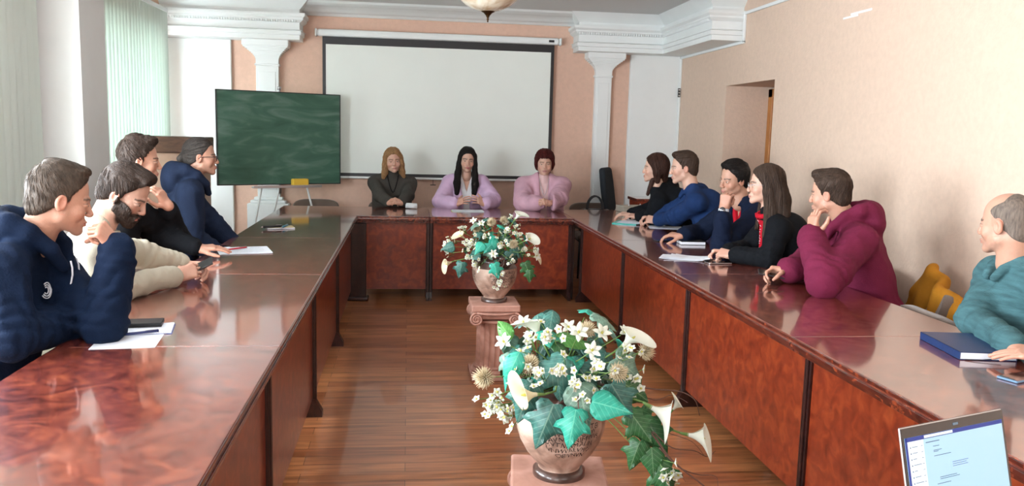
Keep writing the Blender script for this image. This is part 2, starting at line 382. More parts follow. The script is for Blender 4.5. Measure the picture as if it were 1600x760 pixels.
for k in range(5):
    table(LX0, LX1, ly[k], ly[k+1], 'x+', posts=((0,) if k == 4 else (0, 1)), label='dark cherry lacquered conference table '+names[k])
ry = [1.62, 3.02, 4.46, 5.90, BY0]
names = ['at the bottom right with the blue planner box on it', 'before the person in the burgundy hoodie', 'before the person with the white watch', 'before the person in the royal blue top']
for k in range(4):
    table(RX0, RX1, ry[k], ry[k+1], 'x-', 'dark cherry lacquered conference table '+names[k])
ft_ = table(LX0, .20, BY0, BY1, 'y-', 'dark cherry conference table of the far row, left half, before the person in grey', posts=(1,))
table(.20, 1.50, BY0, BY1, 'y-', 'dark cherry conference table of the far row, right half, behind the far flower urn')
# the far left corner has a broad dark post, seen below the corner
b = MB(); b.box(-.05, .11, -.045, .0, .02, .70, bev=.004); b.box(-.06, .13, -.07, .06, 0, .035, bev=.01)
lp = b.build('corner_post', M['cherry_dark'], ft_); lp.location = (-.47-(LX0+.20)/2, BY0+.09-(BY0+BY1)/2, 0)
t = empty('corner_table', ((RX0+RX1)/2, (BY0+BY1)/2, 0), 0, 'dark cherry corner table joining the far row to the right row', 'table')
b = MB(); b.box(-.405, .405, -.435, .435, TZ-.034, TZ, bev=.003); b.build('tabletop', M['cherry_top'], t)
b = MB(); b.box(-.40, -.37, -.33, -.24, .0, TZ-.034, bev=.004); b.build('table_leg', M['cherry_dark'], t); b = MB(); b.box(.36, .39, .38, .41, 0, TZ-.034, bev=.004); b.build('table_leg', M['cherry_dark'], t)
table(.35, 1.45, .75, 1.50, 'y-', 'dark cherry conference table under the laptop, nearest the camera')
# ------------------------------------------------------------------ implicit surfaces -> one smooth mesh
V3 = lambda *a: np.array(a if len(a) == 3 else a[0], float)
def nrm(v): v = np.asarray(v, float); return v/(np.linalg.norm(v)+1e-12)
def sm(a, b, k):
    if k <= 0: return np.minimum(a, b)
    h = np.clip(.5+.5*(b-a)/k, 0, 1); return b*(1-h)+a*h-k*h*(1-h)
def smax(a, b, k): return -sm(-a, -b, k)
def rc(P, a, b, ra, rb):
    a = V3(a); b = V3(b); ba = b-a; pa = P-a; h = np.clip(pa@ba/(ba@ba+1e-12), 0, 1)
    return np.linalg.norm(pa-h[:, None]*ba, axis=1)-(ra+(rb-ra)*h)
def ell(P, c, r, Rm=None):
    q = P-V3(c)
    if Rm is not None: q = q@Rm
    r = V3(r); k0 = np.linalg.norm(q/r, axis=1); k1 = np.linalg.norm(q/(r*r), axis=1)+1e-9
    return k0*(k0-1)/k1
def bx(P, c, hs, rad=.005, Rm=None):
    q = P-V3(c)
    if Rm is not None: q = q@Rm
    q = np.abs(q)-V3(hs)+rad
    return np.linalg.norm(np.maximum(q, 0), axis=1)+np.minimum(q.max(axis=1), 0)-rad
_rs = np.random.RandomState(3); _KD = nrm3 = _rs.normal(size=(12, 3)); _KD /= np.linalg.norm(_KD, axis=1)[:, None]; _PH = _rs.uniform(0, 6.28, 12)
def wob(P, freq, n=6, seed=0):
    o = np.zeros(len(P))
    for i in range(n):
        j = (i+seed) % 12; o += np.sin(P@_KD[j]*freq*(1+.37*i)+_PH[j]+1.3*np.sin(P@_KD[(j+5) % 12]*freq*.6))/(1+.5*i)
    return o/2.2
def sdf_arrays(f, lo, hi, h):
    lo = V3(lo); hi = V3(hi); B = 8
    nb = np.maximum(1, np.ceil((hi-lo)/(h*B)).astype(int)); n = nb*B
    bc = np.stack(np.meshgrid(*[np.arange(k) for k in nb], indexing='ij'), -1).reshape(-1, 3)
    cen = lo+(bc*B+(B-1)/2)*h
    dc = f(cen); act = np.abs(dc) < h*B*1.05
    vol = np.repeat(np.repeat(np.repeat(np.where(dc < 0, -1., 1.).reshape(nb), B, 0), B, 1), B, 2)
    ab = bc[act]; off = np.stack(np.meshgrid(*[np.arange(B)]*3, indexing='ij'), -1).reshape(-1, 3)
    for s in range(0, len(ab), 400):
        idx = (ab[s:s+400, None, :]*B+off[None]).reshape(-1, 3)
        vol[idx[:, 0], idx[:, 1], idx[:, 2]] = f(lo+idx*h)
    vol[0], vol[-1], vol[:, 0], vol[:, -1], vol[:, :, 0], vol[:, :, -1] = 1, 1, 1, 1, 1, 1
    neg = vol < 0; c = neg[:-1, :-1, :-1].astype(np.int8)
    tot = sum(neg[i:n[0]-1+i, j:n[1]-1+j, k:n[2]-1+k].astype(np.int8) for i in (0, 1) for j in (0, 1) for k in (0, 1))
    cells = np.argwhere((tot > 0) & (tot < 8)); vid = -np.ones(tot.shape, int); vid[tuple(cells.T)] = np.arange(len(cells))
    acc = np.zeros((len(cells), 3)); cnt = np.zeros(len(cells))
    C = [(i, j, k) for i in (0, 1) for j in (0, 1) for k in (0, 1)]
    for a in C:
        for ax in range(3):
            if a[ax]: continue
            b = list(a); b[ax] = 1
            va = vol[cells[:, 0]+a[0], cells[:, 1]+a[1], cells[:, 2]+a[2]]; vb = vol[cells[:, 0]+b[0], cells[:, 1]+b[1], cells[:, 2]+b[2]]
            m = (va < 0) != (vb < 0); t = np.where(m, va/(va-vb+1e-12), 0)
            p = np.tile(np.array(a, float), (len(cells), 1)); p[:, ax] += t
            acc += np.where(m[:, None], p, 0); cnt += m
    verts = lo+(cells+acc/cnt[:, None])*h
    quads = []
    for ax in range(3):
        u, v = (ax+1) % 3, (ax+2) % 3
        sl0 = [slice(None)]*3; sl1 = [slice(None)]*3; sl0[ax] = slice(0, n[ax]-1); sl1[ax] = slice(1, n[ax])
        ch = neg[tuple(sl0)] != neg[tuple(sl1)]; e = np.argwhere(ch)
        e = e[(e[:, u] > 0) & (e[:, v] > 0) & (e[:, u] < n[u]-1) & (e[:, v] < n[v]-1)]
        def g(du, dv):
            q = e.copy(); q[:, u] -= du; q[:, v] -= dv; return vid[q[:, 0], q[:, 1], q[:, 2]]
        q = np.stack([g(1, 1), g(0, 1), g(0, 0), g(1, 0)], 1)
        fl = ~neg[e[:, 0], e[:, 1], e[:, 2]]; q[fl] = q[fl][:, ::-1]
        quads.append(q)
    q = np.concatenate(quads); q = q[(q >= 0).all(1)]
    # one light smoothing pass
    for _ in range(1):
        s = np.zeros_like(verts); k = np.zeros(len(verts))
        for i in range(4):
            a, b = q[:, i], q[:, (i+1) % 4]; np.add.at(s, a, verts[b]); np.add.at(k, a, 1); np.add.at(s, b, verts[a]); np.add.at(k, b, 1)
        verts = verts*.5+.5*s/np.maximum(k, 1)[:, None]
    return verts, q
def arr_mesh(name, parts, m, parent=None, cols=None, smooth=True):
    """parts: [(verts, quads, material_index)] joined into ONE mesh"""
    vs = []; fs = []; mi = []; n = 0
    for v, q, k in parts: vs.append(v); fs.append(q+n); mi += [k]*len(q); n += len(v)
    V = np.concatenate(vs)
    me = bpy.data.meshes.new(name); me.vertices.add(len(V)); me.vertices.foreach_set('co', V.ravel())
    w = [x.shape[1] for x in fs]; loops = np.concatenate([x.ravel() for x in fs]); tot = np.concatenate([np.full(len(x), k) for x, k in zip(fs, w)])
    me.loops.add(len(loops)); me.loops.foreach_set('vertex_index', loops.astype(np.int32))
    me.polygons.add(len(tot)); me.polygons.foreach_set('loop_start', (np.cumsum(tot)-tot).astype(np.int32)); me.polygons.foreach_set('loop_total', tot.astype(np.int32))
    if max(mi): me.polygons.foreach_set('material_index', np.array(mi, np.int32))
    me.update(calc_edges=True); me.validate()
    if cols is not None:
        ca = me.color_attributes.new('Col', 'FLOAT_COLOR', 'POINT'); c4 = np.ones((len(V), 4)); c4[:, :3] = cols; ca.data.foreach_set('color', c4.ravel())
    return link(name, me, m, parent, smooth=smooth)
def sphere_arr(c, r, Rm=None, nu=16, nv=10):
    v = []; f = []
    for i in range(nv+1):
        for j in range(nu):
            a = math.pi*i/nv; b = 2*math.pi*j/nu; v.append((math.sin(a)*math.cos(b), math.cos(a), math.sin(a)*math.sin(b)))
    for i in range(nv):
        for j in range(nu): k = (j+1) % nu; f.append((i*nu+j, i*nu+k, (i+1)*nu+k, (i+1)*nu+j))
    v = np.array(v)*V3(r)
    if Rm is not None: v = v@Rm.T
    return v+V3(c), np.array(f)

# ------------------------------------------------------------------ heads, hair, hands in their own frames
def head_sdf(Q, fem=0, fat=0, jaw=1.0):
    """Q in head frame: +y face, +z up, origin between the eyes' depth axis"""
    d = ell(Q, (0, -.014, .036), (.075, .096, .086))
    d = sm(d, ell(Q, (0, .020, -.028), (.060+.006*fat, .066, .078)), .03)
    jx = (.046-.006*fem+.007*fat)*jaw
    for s in (-1, 1):
        d = sm(d, rc(Q, (s*jx, .005, -.062), (s*.012, .070, -.100+.004*fem), .021, .016), .022)
        d = sm(d, ell(Q, (s*.040, .055, -.033), (.021+.004*fat, .021, .024)), .02)
        d = sm(d, rc(Q, (s*.014, .084, .017), (s*.042, .068, .014), .008, .007), .012)
    d = sm(d, ell(Q, (0, .078, -.100), (.017-.002*fem, .014, .014)), .014)      # chin
    d = sm(d, ell(Q, (0, .076, -.066), (.028, .020, .020)), .014)              # muzzle
    for s in (-1, 1): d = smax(d, -ell(Q, (s*.032, .098, -.003), (.018, .016, .012)), .012)
    d = sm(d, rc(Q, (0, .086, .006), (0, .1045-.003*fem, -.033), .0080, .0112), .010)   # nose
    for s in (-1, 1): d = sm(d, ell(Q, (s*.012, .097, -.038), (.0075, .010, .007)), .005)
    for s in (-1, 1):
        d = sm(d, ell(Q, (s*.032, .072, -.003), (.0165, .0135, .0125)), .004)    # lids over the eyeball
        e = ell(Q, (s*.077, -.010, -.010), (.010, .019, .031)); e = smax(e, -ell(Q, (s*.086, -.006, -.008), (.007, .011, .020)), .004)
        d = sm(d, e, .006)
    lp = sm(ell(Q, (0, .0915, -.0635), (.023, .010, .0055)), ell(Q, (0, .0905, -.0745), (.019, .010, .0065)), .002)
    d = sm(d, lp, .003)
    return d
def head_cols(Q, skin, brow, beard=0, lips=(.52, .17, .15), shave=0, beardcol=(.03, .02, .015)):
    n = len(Q); c = np.tile(np.array(skin), (n, 1)); x = np.abs(Q[:, 0]); y = Q[:, 1]; z = Q[:, 2]
    def mixc(w, col): 
        w = np.clip(w, 0, 1)[:, None]; c[:] = c*(1-w)+np.array(col)*w
    red = np.array(skin)*np.array([1.06, .74, .70])
    mixc(.5*np.exp(-((x-.042)/.02)**2-((z+.035)/.02)**2)*(y > .03), red)
    mixc(.55*(x > .068)*(z < .03)*(z > -.05)*(y < .02)*(y > -.035), red)
    mixc(.35*np.exp(-(x/.016)**2-((z+.034)/.014)**2)*(y > .095), red)
    if shave or beard:
        jaw = 1/(1+np.exp((z+.047+.25*np.maximum(0, x-.035)*-3.2)*260)); jaw = jaw*np.clip((y-np.interp(z, [-.13, -.10, -.05, -.02], [.050, .028, .010, .020]))/.01, 0, 1)*np.exp(-(np.maximum(0, -z-.112)/.012)**2)
        jaw = np.maximum(jaw, (np.exp(-((z+.052)/.007)**2)*(x < .03)*(y > .07)))
        jaw *= 1-np.exp(-((x/.022)**2+((z+.069)/.010)**2)**2)*(y > .08)
        mixc(jaw*(.25*shave+.93*beard), beardcol if beard else np.array(skin)*.45)
    lipw = np.exp(-(((x/.0235)**2+((z+.069)/.0108)**2)**3))*(y > .083)
    mixc(lipw*.85, lips); mixc(np.exp(-((z+.0692)/.0014)**2)*(x < .023)*(y > .08), np.array(lips)*.3)
    bz = .0195+.10*(x-.03)*(x < .038)-.25*np.maximum(0, x-.038)
    mixc(np.exp(-((z-bz)/.0042)**2)*(x > .010)*(x < .052)*(y > .05), brow)
    mixc(.8*np.exp(-((z-(.0055-18*(x-.032)**2))/.0016)**2)*(x > .016)*(x < .050)*(y > .05), np.array(brow)*.5)
    return c
def hairline(z, kind):
    zs, ys = {'short': ([-.12, -.085, -.055, -.035, -.02, 0, .02, .045, .065, .082, .10, .2], [-.20, -.085, -.050, -.030, .004, .018, .020, .037, .054, .066, .077, .079]),
              'long':  ([-.30, -.12, -.085, -.04, 0, .02, .045, .065, .085, .10, .2], [-.02, -.02, -.01, .0, .022, .036, .055, .068, .080, .2, .3]),
              'tied':  ([-.12, -.075, -.045, -.03, -.02, 0, .02, .045, .065, .078, .10, .2], [-.20, -.085, -.050, -.030, -.005, .010, .020, .036, .052, .062, .2, .3]),
              'bald':  ([-.12, -.085, -.055, -.03, -.02, 0, .02, .05, .07, .09, .2], [-.20, -.085, -.050, -.030, .004, .020, .032, .044, .022, -.02, -.08])}[kind]
    return np.interp(z, zs, ys)
FING = [(.030, .084, (.042, .025, .021), .0085), (.010, .088, (.046, .029, .022), .0088), (-.010, .085, (.042, .027, .021), .0083), (-.028, .078, (.033, .021, .018), .0074)]
def hand_sdf(Q, curl, thumb, spread=0.0, fs=1.0):
    """right hand in its own frame: +y along the fingers, +z back of hand, +x thumb side. curl: per-finger (mcp,pip,dip) degrees"""
    d = None
    for i, (x, l, seg, r) in enumerate(FING):
        a = V3(x*.55, .004, 0); b = V3(x, l, .002); q = rc(Q, a, b, .0135, .0115); d = q if d is None else sm(d, q, .012)
    d = sm(d, ell(Q, (.022, .030, -.010), (.016, .030, .012)), .012); d = sm(d, ell(Q, (-.020, .030, -.008), (.013, .032, .012)), .012)
    for i, (x, l, seg, r) in enumerate(FING):
        cu = curl[i] if hasattr(curl[0], '__len__') else curl
        p = V3(x, l-.004, .001); ang = 0; az = R(spread*(1.5-i))
        df = None
        for k in range(3):
            ang += R(cu[k]); dr = V3(math.sin(az)*math.cos(ang), math.cos(az)*math.cos(ang), -math.sin(ang)); e = p+dr*seg[k]*fs
            s = rc(Q, p, e, r*(1-.08*k), r*(1-.08*(k+1))); df = s if df is None else sm(df, s, .002); p = e
        d = sm(d, df, .004)
    p = V3(.018, .014, -.008); df = None
    for k, (L_, r0, r1) in enumerate(((.046, .015, .0115), (.034, .0112, .0102), (.027, .0102, .008))):
        a, e_ = thumb[k]      # a: degrees out in the palm plane from +y, e_: degrees towards the palm side
        dr = V3(math.sin(R(a))*math.cos(R(e_)), math.cos(R(a))*math.cos(R(e_)), -math.sin(R(e_))); e = p+dr*L_
        s = rc(Q, p, e, r0, r1); df = s if df is None else sm(df, s, .004); p = e
    d = sm(d, df, .006)
    d = sm(d, rc(Q, (0, -.004, 0), (0, .008, 0), .024, .024), .02)
    return d
POSE = {'flat': ((8, 12, 8), ((38, 12), (22, 14), (12, 12)), 4), 'relax': ((22, 28, 18), ((42, 25), (24, 28), (10, 25)), 2),
        'curl': ((48, 58, 35), ((38, 40), (10, 45), (-20, 45)), 0), 'fist': ((72, 88, 55), ((30, 55), (-25, 55), (-60, 40)), 0),
        'hold': ((38, 50, 30), ((45, 40), (12, 50), (-5, 45)), 0), 'clasp': ((48, 48, 30), ((20, 30), (5, 35), (-12, 30)), 0),
        'open': ((10, 18, 14), ((55, 5), (45, 10), (35, 10)), 9), 'cheek': ((18, 50, 35), ((55, 20), (30, 10), (10, 5)), 1)}
def frame(fwd, up):
    f = nrm(fwd); r = nrm(np.cross(f, up)); u = np.cross(r, f); return np.stack([r, f, u], 1)   # columns x,y,z in world
def ik(Sh, Wr, hint, l1, l2):
    v = Wr-Sh; D = np.linalg.norm(v); l = l1+l2
    if D > l*.995:
        k = D/(l*.995); l1 *= k; l2 *= k
    a = (l1*l1-l2*l2+D*D)/(2*D); hh = math.sqrt(max(l1*l1-a*a, 0)); u = v/D; hn = nrm(np.array(hint, float)-u*np.dot(hint, u))
    return Sh+u*a+hn*hh
def strands(f, pts, flow, n_step, step, r, lift=.0015):
    """thin tapered locks lying on an implicit surface; returns verts, quads"""
    P = pts.copy(); K = len(P); path = [P.copy()]; e = .002
    def grad(P):
        g = np.stack([f(P+np.eye(3)[i]*e)-f(P-np.eye(3)[i]*e) for i in range(3)], 1); return g/(np.linalg.norm(g, axis=1)[:, None]+1e-9)
    for s in range(n_step):
        g = grad(P); fl = flow(P); fl = fl-g*np.sum(fl*g, 1)[:, None]; fl /= np.linalg.norm(fl, axis=1)[:, None]+1e-9
        P = P+fl*step; g = grad(P); P = P-g*(f(P)-lift)[:, None]; path.append(P.copy())
    path = np.stack(path, 1); T = np.gradient(path, axis=1); T /= np.linalg.norm(T, axis=2)[:, :, None]+1e-9
    G = np.stack([grad(path[:, i]) for i in range(path.shape[1])], 1); Bn = np.cross(T, G)
    m = path.shape[1]; rr = r*np.sin(np.linspace(.35, math.pi-.12, m))[None, :, None]
    V = np.stack([path+Bn*rr, path+G*rr*.8, path-Bn*rr, path-G*rr*.6], 2)   # K,m,4,3
    idx = np.arange(K*m*4).reshape(K, m, 4); q = []
    for k in range(4):
        k2 = (k+1) % 4; q.append(np.stack([idx[:, :-1, k], idx[:, :-1, k2], idx[:, 1:, k2], idx[:, 1:, k]], -1).reshape(-1, 4))
    return V.reshape(-1, 3), np.concatenate(q)
# ------------------------------------------------------------------ people
def skinmat(name, c): 
    m = mat(name, c, .48, vcol=True, bump=.25, bscale=260, sss=.12, var=.05, vscale=60); return m
M['skin'] = skinmat('skin', (.6, .36, .27))
M['eye_white'] = mat('eye_white', (.72, .70, .68), .15); M['iris'] = mat('dark_iris', (.035, .02, .012), .1)
def hairmat(name, c, v=.45): return mat(name, tuple(x*.8 for x in c), .55, spec=.22, var=v, vscale=38, stretch=(3.2, 3.2, .7), bump=.8, bscale=120)
def cloth(name, c, sc=160, b=.5, v=.08, sheen=0, stretch=None): return mat(name, c, .85, var=v, vscale=9, bump=b, bscale=sc, sheen=sheen, stretch=stretch, spec=.15)
M['shoe'] = mat('dark_shoe_leather', (.015, .013, .013), .35)
M['trousers'] = cloth('dark_trousers', (.010, .011, .015))
SKIN = (.50, .275, .19); PALE = (.57, .345, .255)

def person(label, O, phi, pitch, roll, F, hair, top, arms, skin=SKIN, brow=(.05, .03, .02), fem=0, fat=0, w=1.0, beard=0, shave=.5, sc=(-.07, -.205),
           lean=.12, d=5, belly=0, glasses=None, hs=1.0, extras=(), trousers=None):
    O = V3(O); view = V3(0, 0, CH)-O; a0 = math.atan2(view[1], view[0]); fa = a0+R(phi)
    ff = V3(math.cos(fa)*math.cos(R(pitch)), math.sin(fa)*math.cos(R(pitch)), -math.sin(R(pitch)))
    up = V3(math.cos(fa)*math.sin(R(pitch)), math.sin(fa)*math.sin(R(pitch)), math.cos(R(pitch)))
    rgt = np.cross(ff, up); up = up*math.cos(R(roll))+rgt*math.sin(R(roll)); HR = frame(ff, up)
    F = nrm(V3(F[0], F[1], 0)); RT = np.cross(F, V3(0, 0, 1)); UZ = V3(0, 0, 1)
    Sc = O+F*sc[0]+UZ*sc[1]; Hp = V3(Sc[0]-F[0]*lean, Sc[1]-F[1]*lean, .575); tt = .195/(Sc[2]-.575); g_ = .145+belly
    if O[1] > 7.9: Hp[1] = max(Hp[1], (BY1+g_-tt*Sc[1])/(1-tt))
    elif O[0] < 0: Hp[0] = min(Hp[0], (LX0-g_-tt*Sc[0])/(1-tt))
    else: Hp[0] = max(Hp[0], (RX1+g_-tt*Sc[0])/(1-tt))
    root = empty('person', (Hp[0], Hp[1], 0), 0, label, 'person'); RL = V3(Hp[0], Hp[1], 0)
    hh = float(np.clip(.0009*d, .0026, .0048))*hs; hc = float(np.clip(.0021*d, .0062, .0125))
    Z = nrm(Sc-Hp); TR = frame(F, Z); TX, TY = TR[:, 0], TR[:, 1]
    sw = (.150 if fem else .168)*w
    SR = Sc+TX*sw-Z*.028; SL = Sc-TX*sw-Z*.028
    neck0 = O+HR@V3(0, -.030, -.055); neck1 = Sc+Z*.045+TY*.014; nr = .046 if fem else .055+.006*fat
    A = {}
    for side, Sh in (('R', SR), ('L', SL)):
        a = dict(arms[side]); Wr = V3(a['w']); ul, fl = (.27, .235) if fem else (.295, .255)
        a['S'] = Sh+(V3(a['s']) if 's' in a else 0); a['W'] = Wr
        a['E'] = V3(a['e']) if 'e' in a else ik(a['S'], Wr, a.get('hint', (0, 0, -1)), ul, fl)
        E_ = a['E']
        if 'e' not in a and E_[2] < TZ+.055 and ((O[1] > 7.9 and E_[1] < BY1+.06) or (O[1] <= 7.9 and O[0] > 0 and E_[0] < RX1+.06) or (O[1] <= 7.9 and O[0] < 0 and E_[0] > LX0-.06)) and Wr[2] > TZ: a['E'] = V3(E_[0], E_[1], TZ+.055)
        A[side] = a
    # ---- body: head, neck, hands and the core in one mesh
    parts = []; cols = []
    N1 = HR.T@(neck1-O); 
    def fh(Q):
        d_ = head_sdf(Q, fem, fat); return sm(d_, rc(Q, (0, -.030, -.055), N1-nrm(N1)*.0, nr, nr*1.12), .022)
    lo = np.minimum(V3(-.1, -.13, -.14), N1-.075); hi = np.maximum(V3(.1, .13, .14), N1+.075)
    v, q = sdf_arrays(fh, lo, hi, hh); cols.append(head_cols(v, skin, brow, beard, shave=shave, beardcol=hair.get('beardcol', (.02, .013, .01)), lips=hair.get('lips', (.50, .20, .17))))
    parts.append((v@HR.T+O-RL, q, 0))
    for s in (-1, 1):
        v, q = sphere_arr((s*.032, .0762, -.0035), (.0115, .0102, .0044)); cols.append(np.tile(skin, (len(v), 1))); parts.append((v@HR.T+O-RL, q, 1))
        v, q = sphere_arr((s*.032, .0843, -.0035), (.0056, .0030, .0043)); cols.append(np.tile(skin, (len(v), 1))); parts.append((v@HR.T+O-RL, q, 2))
    for side, sg in (('L', 1), ('R', -1)):
        a = A[side]; HF = frame(a['dir'], a['n']); cu, th, sp = POSE[a['pose']]; k = .93 if fem else 1.0
        pre = nrm(a['E']-a['W']); loc = HF.T@pre*V3(sg, 1, 1)
        def fhand(Q, loc=loc, cu=cu, th=th, sp=sp): 
            d_ = hand_sdf(Q, cu, th, sp); return sm(d_, rc(Q, (0, .002, 0), loc*.09, .025, .029), .012)
        lo = np.minimum(V3(-.08, -.03, -.10), loc*.09-.04); hi = np.maximum(V3(.09, .20, .05), loc*.09+.04)
        v, q = sdf_arrays(fhand, lo, hi, min(hh, .0036)); v = v*V3(sg, 1, 1)*k
        if sg < 0: q = q[:, ::-1]
        c = np.tile(np.array(skin)*V3(1.0, .93, .92), (len(v), 1)); cols.append(c); parts.append((v@HF.T+a['W']-RL, q, 0))
    def core(P, off=0.0, sleeves=True):
        d_ = ell(P, Hp, V3(.165*w, .125, .125)+off, TR)
        d_ = sm(d_, ell(P, Hp+(Sc-Hp)*.34+TY*(.012+belly*.5), V3(.142*w+belly*.4, .108+belly, .19)+off, TR), .06)
        d_ = sm(d_, ell(P, Hp+(Sc-Hp)*.68+TY*.006, V3(.152*w, .108, .19)+off, TR), .06)
        if fem:
            for s in (-1, 1): d_ = sm(d_, ell(P, Hp+(Sc-Hp)*.66+TY*.085+TX*s*.072, V3(.062, .055, .062)+off, TR), .035)
        d_ = sm(d_, rc(P, SR-TX*.02, SL+TX*.02, .052+off, .052+off), .06)
        for Sh in (SR, SL): d_ = sm(d_, rc(P, neck1+Z*.016-TY*.012, Sh+Z*.005, .036+off, .040+off), .03)
        return d_
    def armf(P, a, off, up0=.049, up1=.039, lo1=.029, stop=.0):
        S_, E_, W_ = a['S'], a['E'], a['W']; W2 = W_+(E_-W_)*stop
        u = rc(P, S_, E_, up0+off, up1+off); l = rc(P, E_, W2, up1-.001+off, lo1+off)
        return sm(u, l, .02)
    def fcore(P):
        d_ = core(P, -.022)
        for s in 'RL': d_ = sm(d_, armf(P, A[s], -.016, stop=.1), .02)
        return d_
    allp = np.array([Hp, Sc, neck1]+[A[s][k] for s in 'RL' for k in 'SEW']); lo = allp.min(0)-.24; hi = allp.max(0)+.2; lo[2] = max(lo[2], .44)
    v, q = sdf_arrays(fcore, lo, hi, .014); cols.append(np.tile(skin, (len(v), 1))); parts.append((v-RL, q, 0))
    arr_mesh('body', parts, [M['skin'], M['eye_white'], M['iris']], root, np.concatenate(cols))
    # ---- garment
    T = top; off = T.get('off', .010)
    def folds(P, a, dd):
        E_ = a['E']; u = nrm(a['S']-E_); l = nrm(a['W']-E_); o = np.zeros(len(P)); wv = wob(P, 26, 4, 2)*1.6
        for axis, ln in ((u, np.linalg.norm(a['S']-E_)), (l, np.linalg.norm(a['W']-E_))):
            t = (P-E_)@axis; o += np.exp(-((t-.03)/.10)**2)*(t > -.08)*np.abs(np.sin(t*62+wv))*.0065
        t = (P-E_)@l; L_ = np.linalg.norm(a['W']-E_); o += np.exp(-((t-L_+.05)/.06)**2)*np.abs(np.sin(t*85+wv))*.0045
        return o*T.get('fold', 1.0)
    def ftop(P):
        d_ = core(P, off)
        if T.get('sleeves', True):
            for s in 'RL':
                a = A[s]; aa = armf(P, a, off+T.get('loose', .006), stop=a.get('stop', T.get('stop', .10)))
                aa = aa-folds(P, a, aa); d_ = sm(d_, aa, .035)
                cu = rc(P, a['W']+(a['E']-a['W'])*(min(.5, a.get('stop', T.get('stop', .10))+.15)), a['W']+(a['E']-a['W'])*(a.get('stop', T.get('stop', .10))), .034+off*.6, .033+off*.6); d_ = sm(d_, cu, .008)
        d_ = d_-(.009*(1-np.abs(wob(P, 11, 5, 1)))**2+.0045*(1-np.abs(wob(P, 27, 4, 9)))**3+.0014*wob(P, 60, 4, 6)-.004)*T.get('fold', 1.0)
        k = T['kind']; q = (P-Sc)@TR
        if k == 'hoodie':
            N_ = neck1
            ch = [(.030, .105, -.085, .018), (.070, .080, -.015, .025), (.094, .020, .045, .032), (.090, -.045, .075, .040), (.055, -.095, .080, .047), (0, -.115, .078, .050)]
            pts = [(N_+TX*x+TY*y+UZ*z, r) for x, y, z, r in ch]+[(N_-TX*x+TY*y+UZ*z, r) for x, y, z, r in ch[-2::-1]]
            hd = None
            for (p0, r0), (p1, r1) in zip(pts[:-1], pts[1:]):
                s = rc(P, p0, p1, r0, r1); hd = s if hd is None else sm(hd, s, .012)
            hd = sm(hd, ell(P, N_-TY*.125+UZ*.010, (.118, .068, .095), frame(F, UZ)), .035)
            hd = hd-.004*np.abs(wob(P, 30, 4, 4)); hd = smax(hd, -rc(P, N_+UZ*.06+TY*.02, N_+UZ*.17+TY*.03, .056, .092), .012)
            d_ = sm(d_, hd, .018)
        if k in ('crew', 'zip'):
            N_ = neck1-UZ*.008; ring = [N_+TX*math.cos(t)*(nr+.012)+TY*(math.sin(t)*(nr+.012)+.004)-UZ*.020*math.sin(t) for t in np.linspace(0, 2*math.pi, 13)]
            for p0, p1 in zip(ring[:-1], ring[1:]): d_ = sm(d_, rc(P, p0, p1, .011, .011), .006)
        if k == 'zip' or k == 'turtle':
            d_ = sm(d_, rc(P, neck1-UZ*.01, neck1+(neck0-neck1)*.35, nr+.013, nr+.011), .02)
        if k == 'collar':
            for s in (-1, 1):
                pts = [(0, -.078, .030), (.055, -.045, .034), (.068, .012, .018), (.045, .062, -.018), (.030, .085, -.055)]
                for p0, p1 in zip(pts[:-1], pts[1:]):
                    d_ = sm(d_, rc(P, neck1+TX*s*p0[0]+TY*p0[1]+UZ*p0[2], neck1+TX*s*p1[0]+TY*p1[1]+UZ*p1[2], .013, .013), .008)
        if k in ('blazer', 'cardigan', 'collar'):
            vw = T.get('v', (.0, .03, .055, .05)); hw = np.interp(q[:, 2], [-.36, -.22, -.05, .10], vw)
            lp_ = np.exp(-((np.abs(q[:, 0])-hw-.02)/.022)**2)*(q[:, 1] > 0)*.006*T.get('lapel', 1); d_ = d_-lp_
            wd = np.maximum(np.maximum(np.abs(q[:, 0])-hw, -q[:, 1]+.0), -.36-q[:, 2]); d_ = smax(d_, -wd, .006)
        d_ = smax(d_, -(P[:, 2]-.50), .01)
        return d_
    lo2 = lo-.04; hi2 = hi+.04
    v, q = sdf_arrays(ftop, lo2, hi2, hc); arr_mesh(T['part'], [(v-RL, q, 0)], T['mat'], root)
    if 'inner' in T:
        def finn(P):
            d_ = core(P, off*.25-.002)
            if T.get('inner_neck'): d_ = sm(d_, rc(P, neck1-UZ*.02, neck1+(neck0-neck1)*.3, nr+.007, nr+.006), .015)
            elif 'inner_v' in T:
                q = (P-Sc)@TR; wd = np.maximum(np.abs(q[:, 0])-np.interp(q[:, 2], [-.12, .08], [0, .055]), -q[:, 1]); d_ = smax(d_, -wd, .004)
            return d_-.002*np.abs(wob(P, 30, 4, 1))
        l3 = np.minimum(np.minimum(SR, SL), Hp)-.2; h3 = np.maximum(np.maximum(SR, SL), neck1)+.14
        v, q = sdf_arrays(finn, l3, h3, hc*.9); arr_mesh(T.get('inner_part', 'blouse'), [(v-RL, q, 0)], T['inner'], root)
    # ---- trousers and shoes
    tp = []; sh = []
    def leg(s):
        hip = Hp+RT*s*.085-UZ*.02; kn = V3(Hp[0], Hp[1], 0)+F*.40+RT*s*.12+UZ*.50; an = V3(Hp[0], Hp[1], 0)+F*.36+RT*s*.13+UZ*.09; return hip, kn, an
    def ftr(P):
        d_ = ell(P, Hp-UZ*.01, (.176*w, .135, .115), frame(F, UZ))
        for s in (-1, 1):
            h_, k_, a_ = leg(s); d_ = sm(d_, sm(rc(P, h_, k_, .085, .062), rc(P, k_, a_, .060, .046), .03), .03)
        return d_-.004*np.abs(wob(P, 25, 4, 3))
